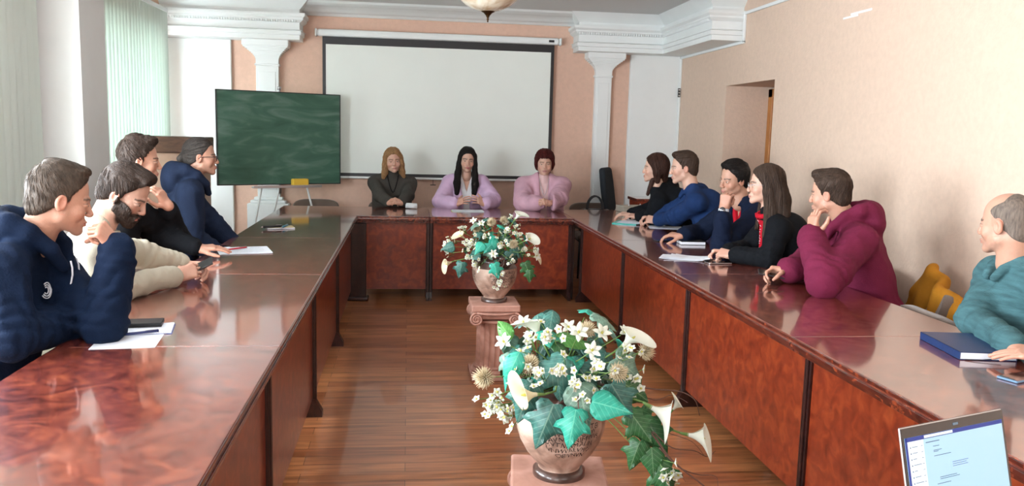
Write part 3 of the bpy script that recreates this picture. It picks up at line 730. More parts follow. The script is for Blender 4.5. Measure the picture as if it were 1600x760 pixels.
    ks = np.array([leg(s)[i] for s in (-1, 1) for i in range(3)]+[Hp]); v, q = sdf_arrays(ftr, ks.min(0)-.2, ks.max(0)+.2, .014)
    arr_mesh('trousers', [(v-RL, q, 0)], trousers or M['trousers'], root)
    for s in (-1, 1):
        an = leg(s)[2]
        def fsh(P, an=an): 
            d_ = sm(rc(P, an-UZ*.045-F*.03, an-UZ*.055+F*.13, .040, .034), rc(P, an-UZ*.03, an+UZ*.02, .038, .042), .03); return smax(d_, .002-P[:, 2], .004)
        v, q = sdf_arrays(fsh, an-.2, an+.25, .011); arr_mesh('shoe', [(v-RL, q, 0)], M['shoe'], root)
    # ---- hair
    hk = hair['kind']; t = hair.get('t', .010); hl = {'short': 'short', 'tied': 'tied', 'bald': 'bald'}.get(hk, 'long'); yo = hair.get('yo', 0); ad = hair.get('add', ())
    def fhair(Q):
        d_ = ell(Q, (0, -.017, .037), (.074+t, .095+t, .085+t*hair.get('tz', 1.2)))
        if hl != 'long': d_ = sm(d_, ell(Q, (0, -.045, -.03), (.062+t*.6, .055+t, .062)), .02)
        else: d_ = sm(d_, ell(Q, (0, -.04, -.01), (.074+t, .062+t, .09)), .02)
        for c_, r_ in hair.get('vol', ()): d_ = sm(d_, ell(Q, c_, r_), .018)
        cut = (Q[:, 1]-yo-hairline(Q[:, 2], hl))*.75
        if 'part_fringe' in hair: cut = np.minimum(cut, np.maximum(Q[:, 2]*-1+hair['part_fringe'], Q[:, 1]-.115))
        d_ = smax(d_, cut, .008)
        for pts, rr in ad:
            for i in range(len(pts)-1): d_ = sm(d_, rc(Q, pts[i], pts[i+1], rr[i], rr[i+1]), .014)
        st = hair.get('stretch', (1, .35, .5)); d_ = d_-hair.get('amp', .0022)*(np.abs(wob(Q*V3(st), 150, 5, 3))-.3)-.0016*wob(Q*V3(st), 60, 4, 7)*hair.get('clump', 1)
        return d_
    ps = [p for pts, rr in ad for p in pts]+[(-.1, -.13, -.12), (.1, .12, .145)]; ps = np.array(ps, float)
    v, q = sdf_arrays(fhair, ps.min(0)-.05, ps.max(0)+.05, hh)
    parts = [(v@HR.T+O-RL, q, 0)]; rs = np.random.RandomState(int(abs(O[0]*1000)) % 9999); K = hair.get('n', 260)
    if K:
        src = v[rs.randint(0, len(v), K)]
        fl = hair.get('flow', 'short')
        def flow(Q):
            if fl == 'short': o = Q-V3(0, -.06, .10); o = o/(np.linalg.norm(o, axis=1)[:, None]+1e-6)+V3(0, .35, -.25); 
            elif fl == 'fwd': o = np.tile(V3(0.1, 1, .05), (len(Q), 1)); o[:, 2] -= 1.6*(Q[:, 2] < .07)
            elif fl == 'back': o = V3(0, -.115, .0)-Q
            elif fl == 'bob': o = Q-V3(0, -.03, .14); o = o*V3(1, 1, .3)/(np.linalg.norm(o, axis=1)[:, None]+1e-6)+V3(0, 0, -.8)
            else: o = np.stack([np.sign(Q[:, 0])*1.6*(Q[:, 2] > .075), np.full(len(Q), -.25)*(Q[:, 2] > .0), np.full(len(Q), -1.)], 1)
            return o
        sv, sq = strands(fhair, src, flow, hair.get('ns', 7), hair.get('step', .006), hair.get('r', .0019), .0012)
        parts.append((sv@HR.T+O-RL, sq, 0))
    arr_mesh('hair', parts, hair['mat'], root)
    if beard:
        def fb(Q):
            d_ = head_sdf(Q, fem, fat)-.0065-.002*np.abs(wob(Q, 260, 4, 2))
            x = np.abs(Q[:, 0]); up_ = Q[:, 2]-np.interp(x, [0, .018, .03, .05, .07, .09], [-.052, -.054, -.062, -.045, -.015, .0])
            mo = .0125-np.sqrt(((Q[:, 0])/2.0)**2+(Q[:, 2]+.068)**2)
            reg = np.maximum(up_, -Q[:, 1]+.003); reg = np.maximum(reg, (mo)*1.0); reg = np.maximum(reg, -.135-Q[:, 2])
            return smax(d_, reg*.8, .004)
        v, q = sdf_arrays(fb, (-.1, -.02, -.15), (.1, .13, .02), hh); src = v[rs.randint(0, len(v), 200)]
        sv, sq = strands(fb, src, lambda Q: np.tile(V3(0, .2, -1), (len(Q), 1)), 4, .004, .0014, .001)
        arr_mesh('beard', [(v@HR.T+O-RL, q, 0), (sv@HR.T+O-RL, sq, 0)], hair['mat'], root)
    if glasses:
        g = MB(); 
        for s in (-1, 1):
            c = [(s*(.032+.0225*math.cos(a)*(1-.12*math.sin(a)**4)), .100-.10*abs(.0225*math.cos(a)*s+.0)*.3, -.004+.0175*math.sin(a)) for a in np.linspace(0, 2*math.pi, 17)]
            g.tube(c, glasses['r'], 6, caps=False)
            g.tube([(s*.0545, .097, .004), (s*.070, .080, .004), (s*.0795, .0, .000), (s*.081, -.012, -.012)], glasses['r']*.9, 6)
        g.tube([(-.0105, .101, .0), (0, .105, .003), (.0105, .101, .0)], glasses['r'], 6)
        g.v = [tuple(HR@V3(v_)+O-RL) for v_ in g.v]; g.build('glasses', glasses['mat'], root, smooth=True)
    for fn in extras: fn(root, RL, dict(O=O, HR=HR, Sc=Sc, TR=TR, A=A, neck1=neck1, F=F, Hp=Hp, SR=SR, SL=SL, core=core, nr=nr, TX=TX, TY=TY, UZ=UZ))
    PEOPLE.append((root, Hp, F))
    return root
PEOPLE = []
def basis(O):
    """image-right, up, towards-the-viewer directions seen from the room's entrance side"""
    c = nrm(V3(0, 0, CH)-V3(O)); r = nrm(np.cross(V3(0, 0, 1), c)); return r, V3(0, 0, 1), c
def D(O, r, u, c):
    a, b, e = basis(O); return nrm(a*r+b*u+e*c)
navy = cloth('navy_fleece', (.003, .010, .030), v=.15); cream = cloth('cream_knit', (.46, .42, .33), sc=260, b=.7)
blackc = cloth('black_cloth', (.005, .006, .008)); navy2 = cloth('slate_navy_fleece', (.012, .020, .044), v=.15)
greyk = cloth('charcoal_knit', (.062, .057, .050), sc=260, b=.7); lav = cloth('lavender_suiting', (.60, .42, .60), b=.2); pinkk = cloth('dusty_pink_knit', (.60, .36, .44), sc=240, b=.9, v=.14)
whitet = cloth('white_shirt_cloth', (.72, .72, .74), b=.2); blush = cloth('pale_pink_jersey', (.68, .47, .46), b=.2); bluek = cloth('royal_blue_knit', (.011, .032, .105), v=.15)
navy3 = cloth('midnight_blue_cotton', (.005, .010, .028)); red = cloth('red_dotted_scarf', (.42, .008, .02), b=.3); burg = cloth('burgundy_fleece', (.14, .014, .042), v=.12)
teal = cloth('teal_melange_knit', (.062, .145, .16), sc=120, b=.9, v=.35, stretch=(1, 1, 6))
H_ = {}
for k, c in dict(dbrown=(.045, .028, .020), ash=(.085, .062, .045), black=(.012, .009, .008), blond=(.42, .24, .11), chest=(.055, .022, .014), burgh=(.085, .012, .010), lbrown=(.11, .060, .030), grey=(.065, .055, .048), mid=(.060, .036, .024), stub=(.20, .16, .13)).items():
    H_[k] = hairmat('hair_'+k, c)

def on_chest(c, lat, dz, off=.030):
    b = c['neck1']+c['TX']*lat+c['UZ']*dz; y = .34
    for _ in range(60):
        dd = c['core']((b+c['TY']*y)[None], off)[0]
        if dd < .003: break
        y -= max(dd*.7, .002)
    return b+c['TY']*y
def emblem(root, RL, c):
    for rr in (.012, .020, .028):
        b = MB(); b.tube([on_chest(c, .065+rr*math.cos(t), -.16+rr*math.sin(t))-RL for t in np.linspace(R(60), R(330), 14)], .0022, 6); b.build('chest_emblem', M['paper'], root, smooth=True)
def drawstrings(root, RL, c):
    for s in (-1, 1):
        b = MB(); p = c['neck1']+c['TX']*s*.035+c['TY']*.115-c['UZ']*.06
        pts = [p+c['TY']*(.015+.006*math.sin(i))-c['UZ']*.025*i+c['TX']*s*.002*i for i in range(7)]
        b.tube([q-RL for q in pts], .0032, 6); b.tube([pts[-1]-RL, pts[-1]-RL-c['UZ']*.02], .0042, 6); b.build('drawstring', M['paper'], root, smooth=True)

# near left, navy hoodie, fist at the mouth
O = at(95, 311, d=2.95)
person('person in a navy hoodie with white drawstrings, fist held to the mouth', O, 99, 15, 0, (1, .08),
       dict(kind='short', mat=H_['ash'], t=.009, vol=[((.0, .030, .112), (.052, .045, .020)), ((0, -.03, .118), (.05, .05, .018))], n=700, r=.0013, amp=.0016, ns=6, step=.005, lips=(.5, .22, .18)),
       dict(kind='hoodie', part='hoodie', mat=navy, off=.016, loose=.012, stop=.06, fold=1.2),
       dict(R=dict(e=at(20, 528, z=.83), w=at(118, 500, z=.815), dir=D(O, 1, -.05, -.1), n=D(O, 0, 1, .3), pose='flat'),
            L=dict(e=at(163, 508, z=.825), w=at(183, 385, d=2.97), dir=D(O, -.62, .75, .1), n=D(O, .55, .45, .65), pose='fist')),
       d=2.9, sc=(-.125, -.20), lean=.16, w=1.12, shave=.55, brow=(.10, .06, .04), extras=[drawstrings, emblem], fat=.4)
# second left, cream jumper, beard, looking down at a phone
O = at(196, 303, d=3.6)
person('person with a dark beard in a cream jumper looking down at a phone', O, 68, 32, 0, (.88, .45),
       dict(kind='short', mat=H_['dbrown'], t=.013, vol=[((.0, .040, .108), (.056, .050, .03)), ((.03, .070, .090), (.03, .025, .02))], flow='fwd', n=700, r=.0016, ns=9, amp=.003, clump=1.6, beardcol=(.03, .02, .014)),
       dict(kind='crew', part='jumper', mat=cream, off=.010, stop=.08),
       dict(R=dict(e=at(172, 455, z=.825), w=at(276, 431, z=.825), dir=D(O, .9, .22, -.25), n=D(O, -.1, .35, .9), pose='hold'),
            L=dict(e=at(226, 400, d=3.95), w=at(288, 414, d=4.08), dir=D(O, .9, -.15, .35), n=D(O, .2, .8, -.6), pose='hold')),
       d=3.5, sc=(-.13, -.185), lean=.12, beard=1, skin=PALE, brow=(.035, .02, .015))
# third left, black jumper, hand to the face
O = at(219, 250, d=4.6)
person('person in a black jumper with short dark hair, hand over the mouth', O, 94, 6, 0, (.85, .5),
       dict(kind='short', mat=H_['dbrown'], t=.012, vol=[((.0, .035, .112), (.058, .048, .026)), ((0, -.02, .12), (.055, .055, .02))], n=600, r=.0018, amp=.004, clump=2.5, stretch=(.8, .6, .8)),
       dict(kind='crew', part='jumper', mat=blackc, off=.012, stop=.10),
       dict(R=dict(e=at(283, 378, z=.83), w=at(263, 322, d=4.62), dir=D(O, -.5, .85, .1), n=D(O, .75, .3, .5), pose='cheek'),
            L=dict(w=at(310, 388, z=.83), hint=(-.4, .3, -.8), dir=D(O, 1, 0, 0), n=D(O, 0, 1, .2), pose='flat')),
       d=4.5, sc=(-.11, -.205), lean=.12)
# fourth left, slate navy hoodie, glasses, hair tied in a bun
O = at(314, 245, d=5.55)
person('person in a slate blue hoodie with glasses and hair tied back, near the green chalkboard', O, 88, 2, 0, (.95, .35),
       dict(kind='tied', mat=H_['grey'], t=.007, vol=[], add=[([(0, -.112, .0), (0, -.130, -.02)], [.022, .020]), ([(.0, -.128, -.02), (.01, -.13, -.045)], [.015, .009])], flow='back', n=600, r=.0014, ns=9, amp=.0018),
       dict(kind='hoodie', part='hoodie', mat=navy2, off=.018, loose=.012, stop=.06),
       dict(R=dict(w=at(352, 402, d=5.55), hint=(-.6, -.4, -.6), dir=D(O, .8, -.3, -.1), n=D(O, 0, .8, .5), pose='relax'),
            L=dict(w=at(375, 392, d=5.75), hint=(-.5, .6, -.6), dir=D(O, .9, -.2, 0), n=D(O, 0, 1, .3), pose='relax')),
       d=5.5, sc=(-.085, -.205), lean=.10, glasses=dict(r=.0026, mat=M['gloss_black']), fat=.3, shave=.9)

# --- three speakers at the far row
def clasp(O, c, sp=.028):
    c = V3(c); a, b, e = basis(O)
    return (dict(w=c-a*.062+b*.0-e*.0, dir=nrm(a*.75+e*.5+b*.25), n=nrm(e*.65-a*.35+b*.6), pose='clasp', hint=-a*.7-b*.8),
            dict(w=c+a*.062, dir=nrm(-a*.75+e*.62+b*.25), n=nrm(e*.75+a*.35+b*.5), pose='clasp', hint=a*.7-b*.8))
def beads(matc, r, depth, n=46, width=.055):
    def f(root, RL, c):
        ch = MB()
        pts = []
        for k in range(n+1):
            t = k/n*2-1; x = math.sin(t*math.pi/2)*.0+t; lat = width*(1-abs(t)**3*0)*math.sin(t*math.pi)*.9 if False else width*np.sign(t)*abs(t)**.6
            z = -depth*(1-abs(t)**1.0)
            base = c['neck1']+c['TX']*lat+c['UZ']*(z+.01)
            # slide forward until just outside the clothing
            y = .30
            for _ in range(40):
                dd = c['core']((base+c['TY']*y)[None], .022)[0]
                if dd < .003: break
                y -= max(dd*.8, .002)
            pts.append(base+c['TY']*max(y, .0))
        for p in pts[::1]:
            v, f_ = sphere_arr(p-RL, (r, r, r), nu=8, nv=5); ch.add([tuple(a) for a in v], [tuple(a) for a in f_])
        ch.tube([p-RL for p in pts], r*.45, 5, caps=False)
        ch.build('bead_necklace', matc, root, smooth=True)
    return f
O = at(614, 251, d=8.45); r_, l_ = clasp(O, at(617, 317, d=8.12))
person('person in a charcoal jumper with blond shoulder-length hair and dark beads, hands clasped', O, 8, 4, 3, (.06, -1),
       dict(kind='long', mat=H_['blond'], t=.014, flow='bob', n=600, r=.0026, ns=12, step=.011, amp=.004, lips=(.48, .2, .18),
            add=[([(s*.070, .01, .04), (s*.080, .012, -.04), (s*.088, .005, -.12), (s*.105, .01, -.165)], [.030, .030, .030, .018]) for s in (-1, 1)]+[([(0, -.07, .02), (0, -.085, -.14)], [.06, .045])], part_fringe=.078),
       dict(kind='turtle', part='jumper', mat=greyk, off=.014, stop=.14),
       dict(R=r_, L=l_), skin=PALE, fem=1, w=1.22, d=7, sc=(-.07, -.205), lean=.09, shave=0, fat=.9, belly=.03, brow=(.12, .07, .04), extras=[beads(M['gloss_black'], .006, .17)])
O = at(730, 250, d=8.45)
person('person with long black hair in a lavender blazer over a white top, hands open', O, 6, 6, -3, (.02, -1),
       dict(kind='long', mat=H_['black'], t=.012, flow='long', n=600, r=.0026, ns=16, step=.016, amp=.003, lips=(.5, .14, .15),
            add=[([(s*.066, .02, .045), (s*.077, .022, -.04), (s*.088, .035, -.14), (s*.092, .085, -.23), (s*.088, .10, -.33)], [.028, .027, .030, .034, .022]) for s in (-1, 1)]+[([(0, -.07, .02), (0, -.085, -.20)], [.06, .05])]),
       dict(kind='blazer', part='blazer', mat=lav, off=.018, loose=.012, stop=.12, v=(.02, .035, .062, .06), inner=whitet, inner_v=1, inner_part='top', fold=1.1),
       dict(R=dict(w=at(712, 319, d=8.2), hint=(-.8, 0, -.6), dir=D(O, .75, .35, .35), n=D(O, -.3, .55, .75), pose='open'),
            L=dict(w=at(757, 319, d=8.2), hint=(.8, 0, -.6), dir=D(O, -.75, .4, .4), n=D(O, .35, .5, .75), pose='open')),
       skin=PALE, fem=1, w=1.12, d=7, sc=(-.06, -.215), lean=.08, shave=0, brow=(.02, .012, .01))
O = at(851, 255, d=8.4); r_, l_ = clasp(O, at(849, 318, d=8.1))
person('person with a short burgundy bob in a dusty pink cardigan, hands clasped', O, 2, 6, 0, (-.02, -1),
       dict(kind='bob', mat=H_['burgh'], t=.026, flow='bob', n=600, r=.0024, ns=8, step=.010, amp=.004, tz=1.0, vol=[((s*.058, -.01, -.02), (.036, .062, .055)) for s in (-1, 1)], part_fringe=.060, lips=(.5, .2, .2)),
       dict(kind='cardigan', part='cardigan', mat=pinkk, off=.022, loose=.018, stop=.12, v=(.03, .035, .045, .05), inner=blush, inner_neck=1, inner_part='turtleneck', fold=1.3, lapel=.6),
       dict(R=r_, L=l_), skin=PALE, fem=1, w=1.35, d=7, sc=(-.07, -.205), lean=.09, shave=0, fat=.9, belly=.03, brow=(.10, .05, .03), extras=[beads(M['steel'], .004, .17, 30, .05)])

# --- right row, from the far end
O = at(1024, 263, d=7.15)
person('person in a black blazer and white shirt with brown shoulder-length hair on the right', O, -92, 2, 0, (-.75, .55),
       dict(kind='long', mat=H_['chest'], t=.012, flow='long', n=500, r=.0022, ns=10, step=.010, amp=.0025,
            add=[([(s*.062, -.01, .045), (s*.070, -.02, -.04), (s*.066, -.02, -.105)], [.032, .034, .022]) for s in (-1, 1)]+[([(-.055, .02, -.10), (-.06, .06, -.22)], [.02, .012]), ([(0, -.06, .02), (0, -.065, -.09)], [.055, .04])]),
       dict(kind='blazer', part='blazer', mat=blackc, off=.016, loose=.008, stop=.10, v=(.0, .02, .05, .05), inner=whitet, inner_v=1, inner_part='shirt'),
       dict(R=dict(w=at(985, 335, z=.83), hint=(.3, .6, -.7), dir=D(O, -.9, 0, 0), n=D(O, 0, 1, .3), pose='relax'),
            L=dict(w=at(998, 338, z=.83), hint=(.3, -.6, -.7), dir=D(O, -.9, 0, -.3), n=D(O, 0, 1, .3), pose='relax')),
       skin=PALE, fem=1, d=6.5, sc=(-.07, -.205), lean=.10, shave=0)
O = at(1068, 262, d=6.5); c0 = at(1012, 342, z=.835)
person('person in a royal blue knitted top with short brown hair, hands clasped on the papers', O, -84, 8, 0, (-.85, .35),
       dict(kind='short', mat=H_['mid'], t=.010, vol=[((.0, .040, .108), (.056, .042, .022))], flow='fwd', n=500, r=.0018, amp=.0018),
       dict(kind='collar', part='knitted_top', mat=bluek, off=.014, loose=.008, stop=.10, v=(0, 0, .0, .035)),
       dict(R=dict(w=c0+V3(.06, .05, 0), dir=D(O, -.9, .0, .3), n=D(O, -.1, .9, -.3), pose='clasp', hint=(.2, .6, -.7)),
            L=dict(w=c0+V3(.065, -.055, -.004), dir=D(O, -.9, .0, -.35), n=D(O, -.1, .6, .75), pose='clasp', hint=(.3, -.5, -.7))),
       skin=PALE, d=6, sc=(-.11, -.205), lean=.14, w=1.05, brow=(.08, .045, .03), shave=.3)
def watch(side, band, face_n):
    def f(root, RL, c):
        a = c['A'][side]; ax = nrm(a['W']-a['E']); p = a['W']-ax*.012; fr_ = frame(face_n, ax) if abs(np.dot(nrm(face_n), ax)) < .9 else frame(c['TX'], ax)
        b = MB()
        ring = [p+fr_[:, 0]*math.cos(t)*.031+fr_[:, 1]*math.sin(t)*.031-RL for t in np.linspace(0, 2*math.pi, 17)]
        for dz in (-.006, 0, .006): b.tube([q+ax*dz for q in ring], .0042, 6, caps=False)
        w_ = b.build('watch', band, root, smooth=True)
        b = MB(); c0 = p+fr_[:, 1]*.036-RL; T = Matrix([[fr_[i, 0], fr_[i, 2], fr_[i, 1], c0[i]] for i in range(3)]+[[0, 0, 0, 1]])
        b.lathe([(.0, -.005), (.016, -.005), (.019, -.002), (.019, .003), (.015, .005), (0, .005)], n=20, T=T); b.build('watch_face', M['gloss_black'], w_, ang=40)
    return f
O = at(1146, 280, d=5.8)
person('person in a midnight blue jacket with red collar, chin on fist with white watch', O, -52, 10, -6, (-.9, -.22),
       dict(kind='short', mat=H_['black'], t=.013, vol=[((.0, .045, .104), (.060, .040, .024)), ((0, .0, .12), (.055, .055, .02))], flow='fwd', n=600, r=.0020, ns=8, amp=.003, clump=1.6),
       dict(kind='collar', part='jacket', mat=navy3, off=.015, loose=.008, stop=.12, v=(0, .01, .05, .06), inner=red, inner_part='red_polo', inner_v=1),
       dict(L=dict(e=at(1127, 385, z=.83), stop=.27, w=at(1131, 326, d=5.42), dir=D(O, .12, .95, .15), n=D(O, -.35, .1, .9), pose='fist'),
            R=dict(w=at(1066, 368, z=.83), hint=(.2, .8, -.5), dir=D(O, -.95, .0, -.1), n=D(O, 0, 1, .15), pose='relax')),
       d=5.2, sc=(-.10, -.205), lean=.14, w=1.08, brow=(.02, .015, .012), fat=.4, extras=[watch('L', M['paper'], D(O, -.2, .1, .9))])
O = at(1196, 289, d=5.15); c0 = at(1120, 396, z=.825)
def scarf(root, RL, c):
    pts = []
    for k in range(9):
        b = c['neck1']+c['UZ']*(.0-.035*k)+c['TX']*(.012*math.sin(k)); y = .32
        for _ in range(50):
            dd = c['core']((b+c['TY']*y)[None], .022)[0]
            if dd < .004: break
            y -= max(dd*.8, .002)
        pts.append(b+c['TY']*max(y, .03)-RL)
    m = MB(); m.tube(pts, [.030, .034, .032, .030, .028, .026, .024, .022, .012], 10, flat=.5)
    n1 = c['neck1']-RL; ring = [n1+c['TX']*math.cos(t)*.060+c['TY']*(.004+math.sin(t)*.062)+c['UZ']*(.004-.018*math.sin(t)) for t in np.linspace(0, 2*math.pi, 15)]
    m.tube(ring, .017, 8, caps=False); d_ = m; rs = random.Random(4)
    for k in range(1, 8):
        for j in range(4):
            s = (j-1.5)*.013+rs.uniform(-.004, .004); p = V3(pts[k])+c['TX']*s+c['UZ']*rs.uniform(-.015, .015)+c['TY']*.016*math.sqrt(max(.1, 1-(s/.03)**2))
            v, f_ = sphere_arr(p, (.0028, .0028, .0028), nu=6, nv=4); d_.add([tuple(a) for a in v], [tuple(a) for a in f_], 1)
    m.build('scarf', [red, M['paper']], root, smooth=True)
person('person with very long brown hair, thin glasses and a red dotted scarf over black', O, -84, 2, 0, (-.85, .3),
       dict(kind='long', mat=H_['mid'], t=.011, flow='long', n=900, r=.0022, ns=26, step=.016, amp=.0028, stretch=(1, 1, .12),
            add=[([(-.064, -.01, .05), (-.074, -.012, -.04), (-.078, -.03, -.16), (-.085, -.02, -.30), (-.09, .0, -.42)], [.028, .032, .038, .036, .014]),
                 ([(-.05, -.05, .05), (-.055, -.075, -.06), (-.06, -.095, -.18), (-.07, -.095, -.32), (-.085, -.085, -.46)], [.04, .045, .046, .042, .014]),
                 ([(.064, -.01, .05), (.074, -.005, -.05), (.078, .01, -.16), (.075, .04, -.28)], [.026, .026, .022, .010]), ([(0, -.06, .03), (0, -.095, -.10), (.0, -.12, -.30)], [.055, .06, .03])]),
       dict(kind='crew', part='cardigan', mat=blackc, off=.012, loose=.004, stop=.10),
       dict(R=dict(w=c0+V3(.08, .05, 0), dir=D(O, -.95, 0, .2), n=D(O, 0, .9, -.3), pose='curl', hint=(.2, .6, -.7)),
            L=dict(w=c0+V3(.085, -.05, 0), dir=D(O, -.95, .05, -.2), n=D(O, 0, .75, .6), pose='curl', hint=(.3, -.5, -.7))),
       skin=PALE, fem=1, d=5, sc=(-.07, -.215), lean=.10, shave=0, glasses=dict(r=.0013, mat=M['steel']), extras=[scarf])
O = at(1296, 302, d=4.5)
person('person in a burgundy hoodie resting the cheek on one hand and holding a phone', O, -108, 8, -3, (-.80, .30),
       dict(kind='short', mat=H_['mid'], t=.010, vol=[((.0, .042, .110), (.053, .045, .024)), ((0, .070, .106), (.035, .02, .016))], flow='fwd', n=700, r=.0016, amp=.002, yo=.0),
       dict(kind='hoodie', part='hoodie', mat=burg, off=.022, loose=.014, stop=.06, fold=1.2),
       dict(L=dict(e=at(1288, 442, z=.84), w=at(1268, 366, d=4.30), dir=D(O, .05, .95, -.05), n=D(O, -.75, .1, .6), pose='cheek'),
            R=dict(w=at(1232, 424, z=.84), hint=(.2, .8, -.5), dir=D(O, -.95, -.05, .1), n=D(O, 0, .75, -.6), pose='hold')),
       d=4.2, sc=(-.13, -.205), lean=.18, w=1.12, fat=.5, belly=.02, brow=(.06, .035, .025))
O = at(1572, 350, d=3.35)
person('person with a shaved balding head in a teal knitted jumper at the right edge', O, -118, 6, 0, (-.9, .15),
       dict(kind='bald', mat=H_['stub'], t=.0018, n=0, r=.0006, ns=3, step=.003, amp=.0003, clump=.15, tz=1.0),
       dict(kind='collar', part='jumper', mat=teal, off=.012, loose=.010, stop=.06, v=(0, 0, .0, .04)),
       dict(R=dict(e=at(1524, 500, z=.83), w=at(1583, 543, z=.815), dir=D(O, .55, -.05, .8), n=D(O, 0, 1, .1), pose='flat'),
            L=dict(w=at(1640, 560, z=.82), hint=(.6, -.6, -.4), dir=D(O, -.85, .0, .0), n=D(O, 0, 1, .1), pose='flat')),
       skin=(.54, .30, .21), d=3.2, sc=(-.07, -.205), lean=.10, w=1.08, shave=.5, brow=(.06, .035, .025), fat=.4)
# ------------------------------------------------------------------ furniture and fittings
def TM(o, xa, ya, za):
    return Matrix([[xa[i], ya[i], za[i], o[i]] for i in range(3)]+[[0, 0, 0, 1]])
# projection screen
M['screen'] = mat('matte_screen_fabric', (.80, .84, .79), .85, var=.02, vscale=3)
sx0, sx1, sy = -.913, 1.588, 9.235
ps = empty('projection_screen', ((sx0+sx1)/2, sy, 0), 0, 'large white pull-down projection screen with black borders on the far wall', 'projection screen')
cx = (sx0+sx1)/2; hw = (sx1-sx0)/2
b = MB(); b.box(-hw+.035, hw-.035, -.002, .002, 1.045, 2.41); b.build('screen_fabric', M['screen'], ps)
b = MB(); b.box(-hw, -hw+.035, -.0035, .0035, 1.01, 2.5); b.box(hw-.035, hw, -.0035, .0035, 1.01, 2.5); b.box(-hw+.035, hw-.035, -.0035, .0035, 2.41, 2.5); b.box(-hw+.035, hw-.035, -.0035, .0035, 1.01, 1.045); b.build('black_border', M['dark'], ps)
b = MB(); b.box(-hw-.01, hw+.01, -.012, .012, .985, 1.01, bev=.008); b.build('weight_bar', M['white'], ps)
b = MB(); b.box(-hw-.055, hw+.055, -.045, .045, 2.49, 2.565, bev=.025); cs = b.build('roller_case', M['white'], ps, ang=40)
b = MB(); b.box(-hw-.075, -hw-.055, -.048, .048, 2.487, 2.568, bev=.01); b.build('end_cap', M['white'], ps)
b = MB(); b.box(hw+.055, hw+.075, -.048, .048, 2.487, 2.568, bev=.01); b.build('end_cap', M['white'], ps)
b = MB(); b.box(hw-.07, hw-.01, -.048, -.044, 2.515, 2.54, bev=.002); b.build('dark_badge', M['dark'], ps)
b = MB(); b.tube([(-.06, -.01, .985), (-.06, -.012, .93)], .003, 6); b.tube([(-.09, -.012, .93), (-.03, -.012, .93)], .005, 6); b.build('pull_handle', M['dark'], ps)

# chalkboard on a tripod
M['chalk'] = ramp_mat('green_chalkboard', [(.25, (.022, .085, .052)), (.5, (.045, .125, .085)), (.72, (.12, .21, .17))], 2.2, .55, stretch=(1, 1, 3.5), distort=1.2)
A0 = at(337, 139, y=8.42); A1 = at(530.5, 150, y=9.0); B0 = at(341, 290, y=8.42)
xa = A1-A0; xa[2] = 0; bw = np.linalg.norm(xa); xa /= bw; ya = V3(-xa[1], xa[0], 0); bh = A0[2]-B0[2]; zt = (A0[2]+A1[2])/2; zl = zt-bh+.01
root = empty('chalkboard', ((A0[0]+A1[0])/2, (A0[1]+A1[1])/2, 0), math.atan2(xa[1], xa[0]), 'smudged green chalkboard on a thin tripod stand left of the screen', 'chalkboard')
b = MB(); b.box(-bw/2, bw/2, -.010, .010, zl, zt, bev=.002); b.build('writing_surface', M['chalk'], root)
b = MB()
for x0_, x1_, z0_, z1_ in ((-bw/2-.006, -bw/2+.004, zl-.006, zt+.006), (bw/2-.004, bw/2+.006, zl-.006, zt+.006), (-bw/2, bw/2, zt-.003, zt+.006), (-bw/2, bw/2, zl-.006, zl+.004)): b.box(x0_, x1_, -.014, .014, z0_, z1_, bev=.002)
b.build('frame', M['dark'], root)
b = MB(); b.box(-bw*.24, bw*.32, -.075, .0, zl-.035, zl-.020, bev=.003); b.box(-bw*.24, bw*.32, -.078, -.07, zl-.035, zl-.008, bev=.002); b.build('chalk_tray', M['steel'], root)
for x0_, x1_, y1_ in ((-bw*.15, -bw*.33, -.12), (bw*.22, bw*.36, -.12), (.0, -.10, .42)):
    b = MB(); b.tube([(x0_, .03, zt-.15), (x0_, .03, zl-.02), (x1_, y1_, .01)], .011, 8); b.tube([(x1_, y1_, .0), (x1_, y1_, .03)], .016, 8); b.build('tripod_leg', M['white'], root, smooth=True)
b = MB(); b.tube([(0, .03, zl-.1), (0, .03, zt+.06)], .012, 8); b.tube([(0, .03, zt+.03), (0, .03, zt+.06)], .02, 10); b.build('centre_post', M['steel'], root, smooth=True)
sp = mat('yellow_sponge', (.72, .46, .05), .9, bump=1.0, bscale=150)
b = MB(); b.box(-.085, .085, -.035, .035, 0, .075, bev=.012); s_ = b.build('sponge', sp); mw = root.rotation_euler[2]
pp = V3(root.location)+xa*(bw*.145)+ya*(-.038); s_.location = (pp[0], pp[1], zl-.020); s_.rotation_euler = (0, 0, mw); tag(s_, 'yellow block sponge resting on the tray of the green chalkboard', 'sponge')

# alabaster ceiling lamp
tip = at(762, 35, y=5.8); M['alab'] = ramp_mat('alabaster_glass', [(.3, (.48, .34, .20)), (.5, (.70, .62, .48)), (.7, (.80, .77, .68))], 5, .25, coat=.4, distort=2)
M['bronze'] = mat('dark_bronze', (.09, .05, .02), .3, metal=.9)
lp_ = empty('pendant_lamp', (tip[0], tip[1], tip[2]), 0, 'hanging alabaster glass bowl lamp with a bronze finial at the top edge', 'ceiling lamp')
b = MB(); b.lathe([(.045, .072), (.10, .088), (.15, .112), (.195, .150), (.222, .195), (.232, .235), (.226, .235), (.205, .18), (.14, .122), (.04, .082)], n=48); b.build('glass_bowl', M['alab'], lp_, smooth=True)
b = MB(); b.lathe([(.0, 0), (.005, .002), (.005, .014), (.008, .017), (.009, .022), (.005, .027), (.008, .032), (.014, .045), (.030, .062), (.046, .070), (.048, .076), (.02, .080)], n=24); b.build('finial', M['bronze'], lp_, smooth=True)
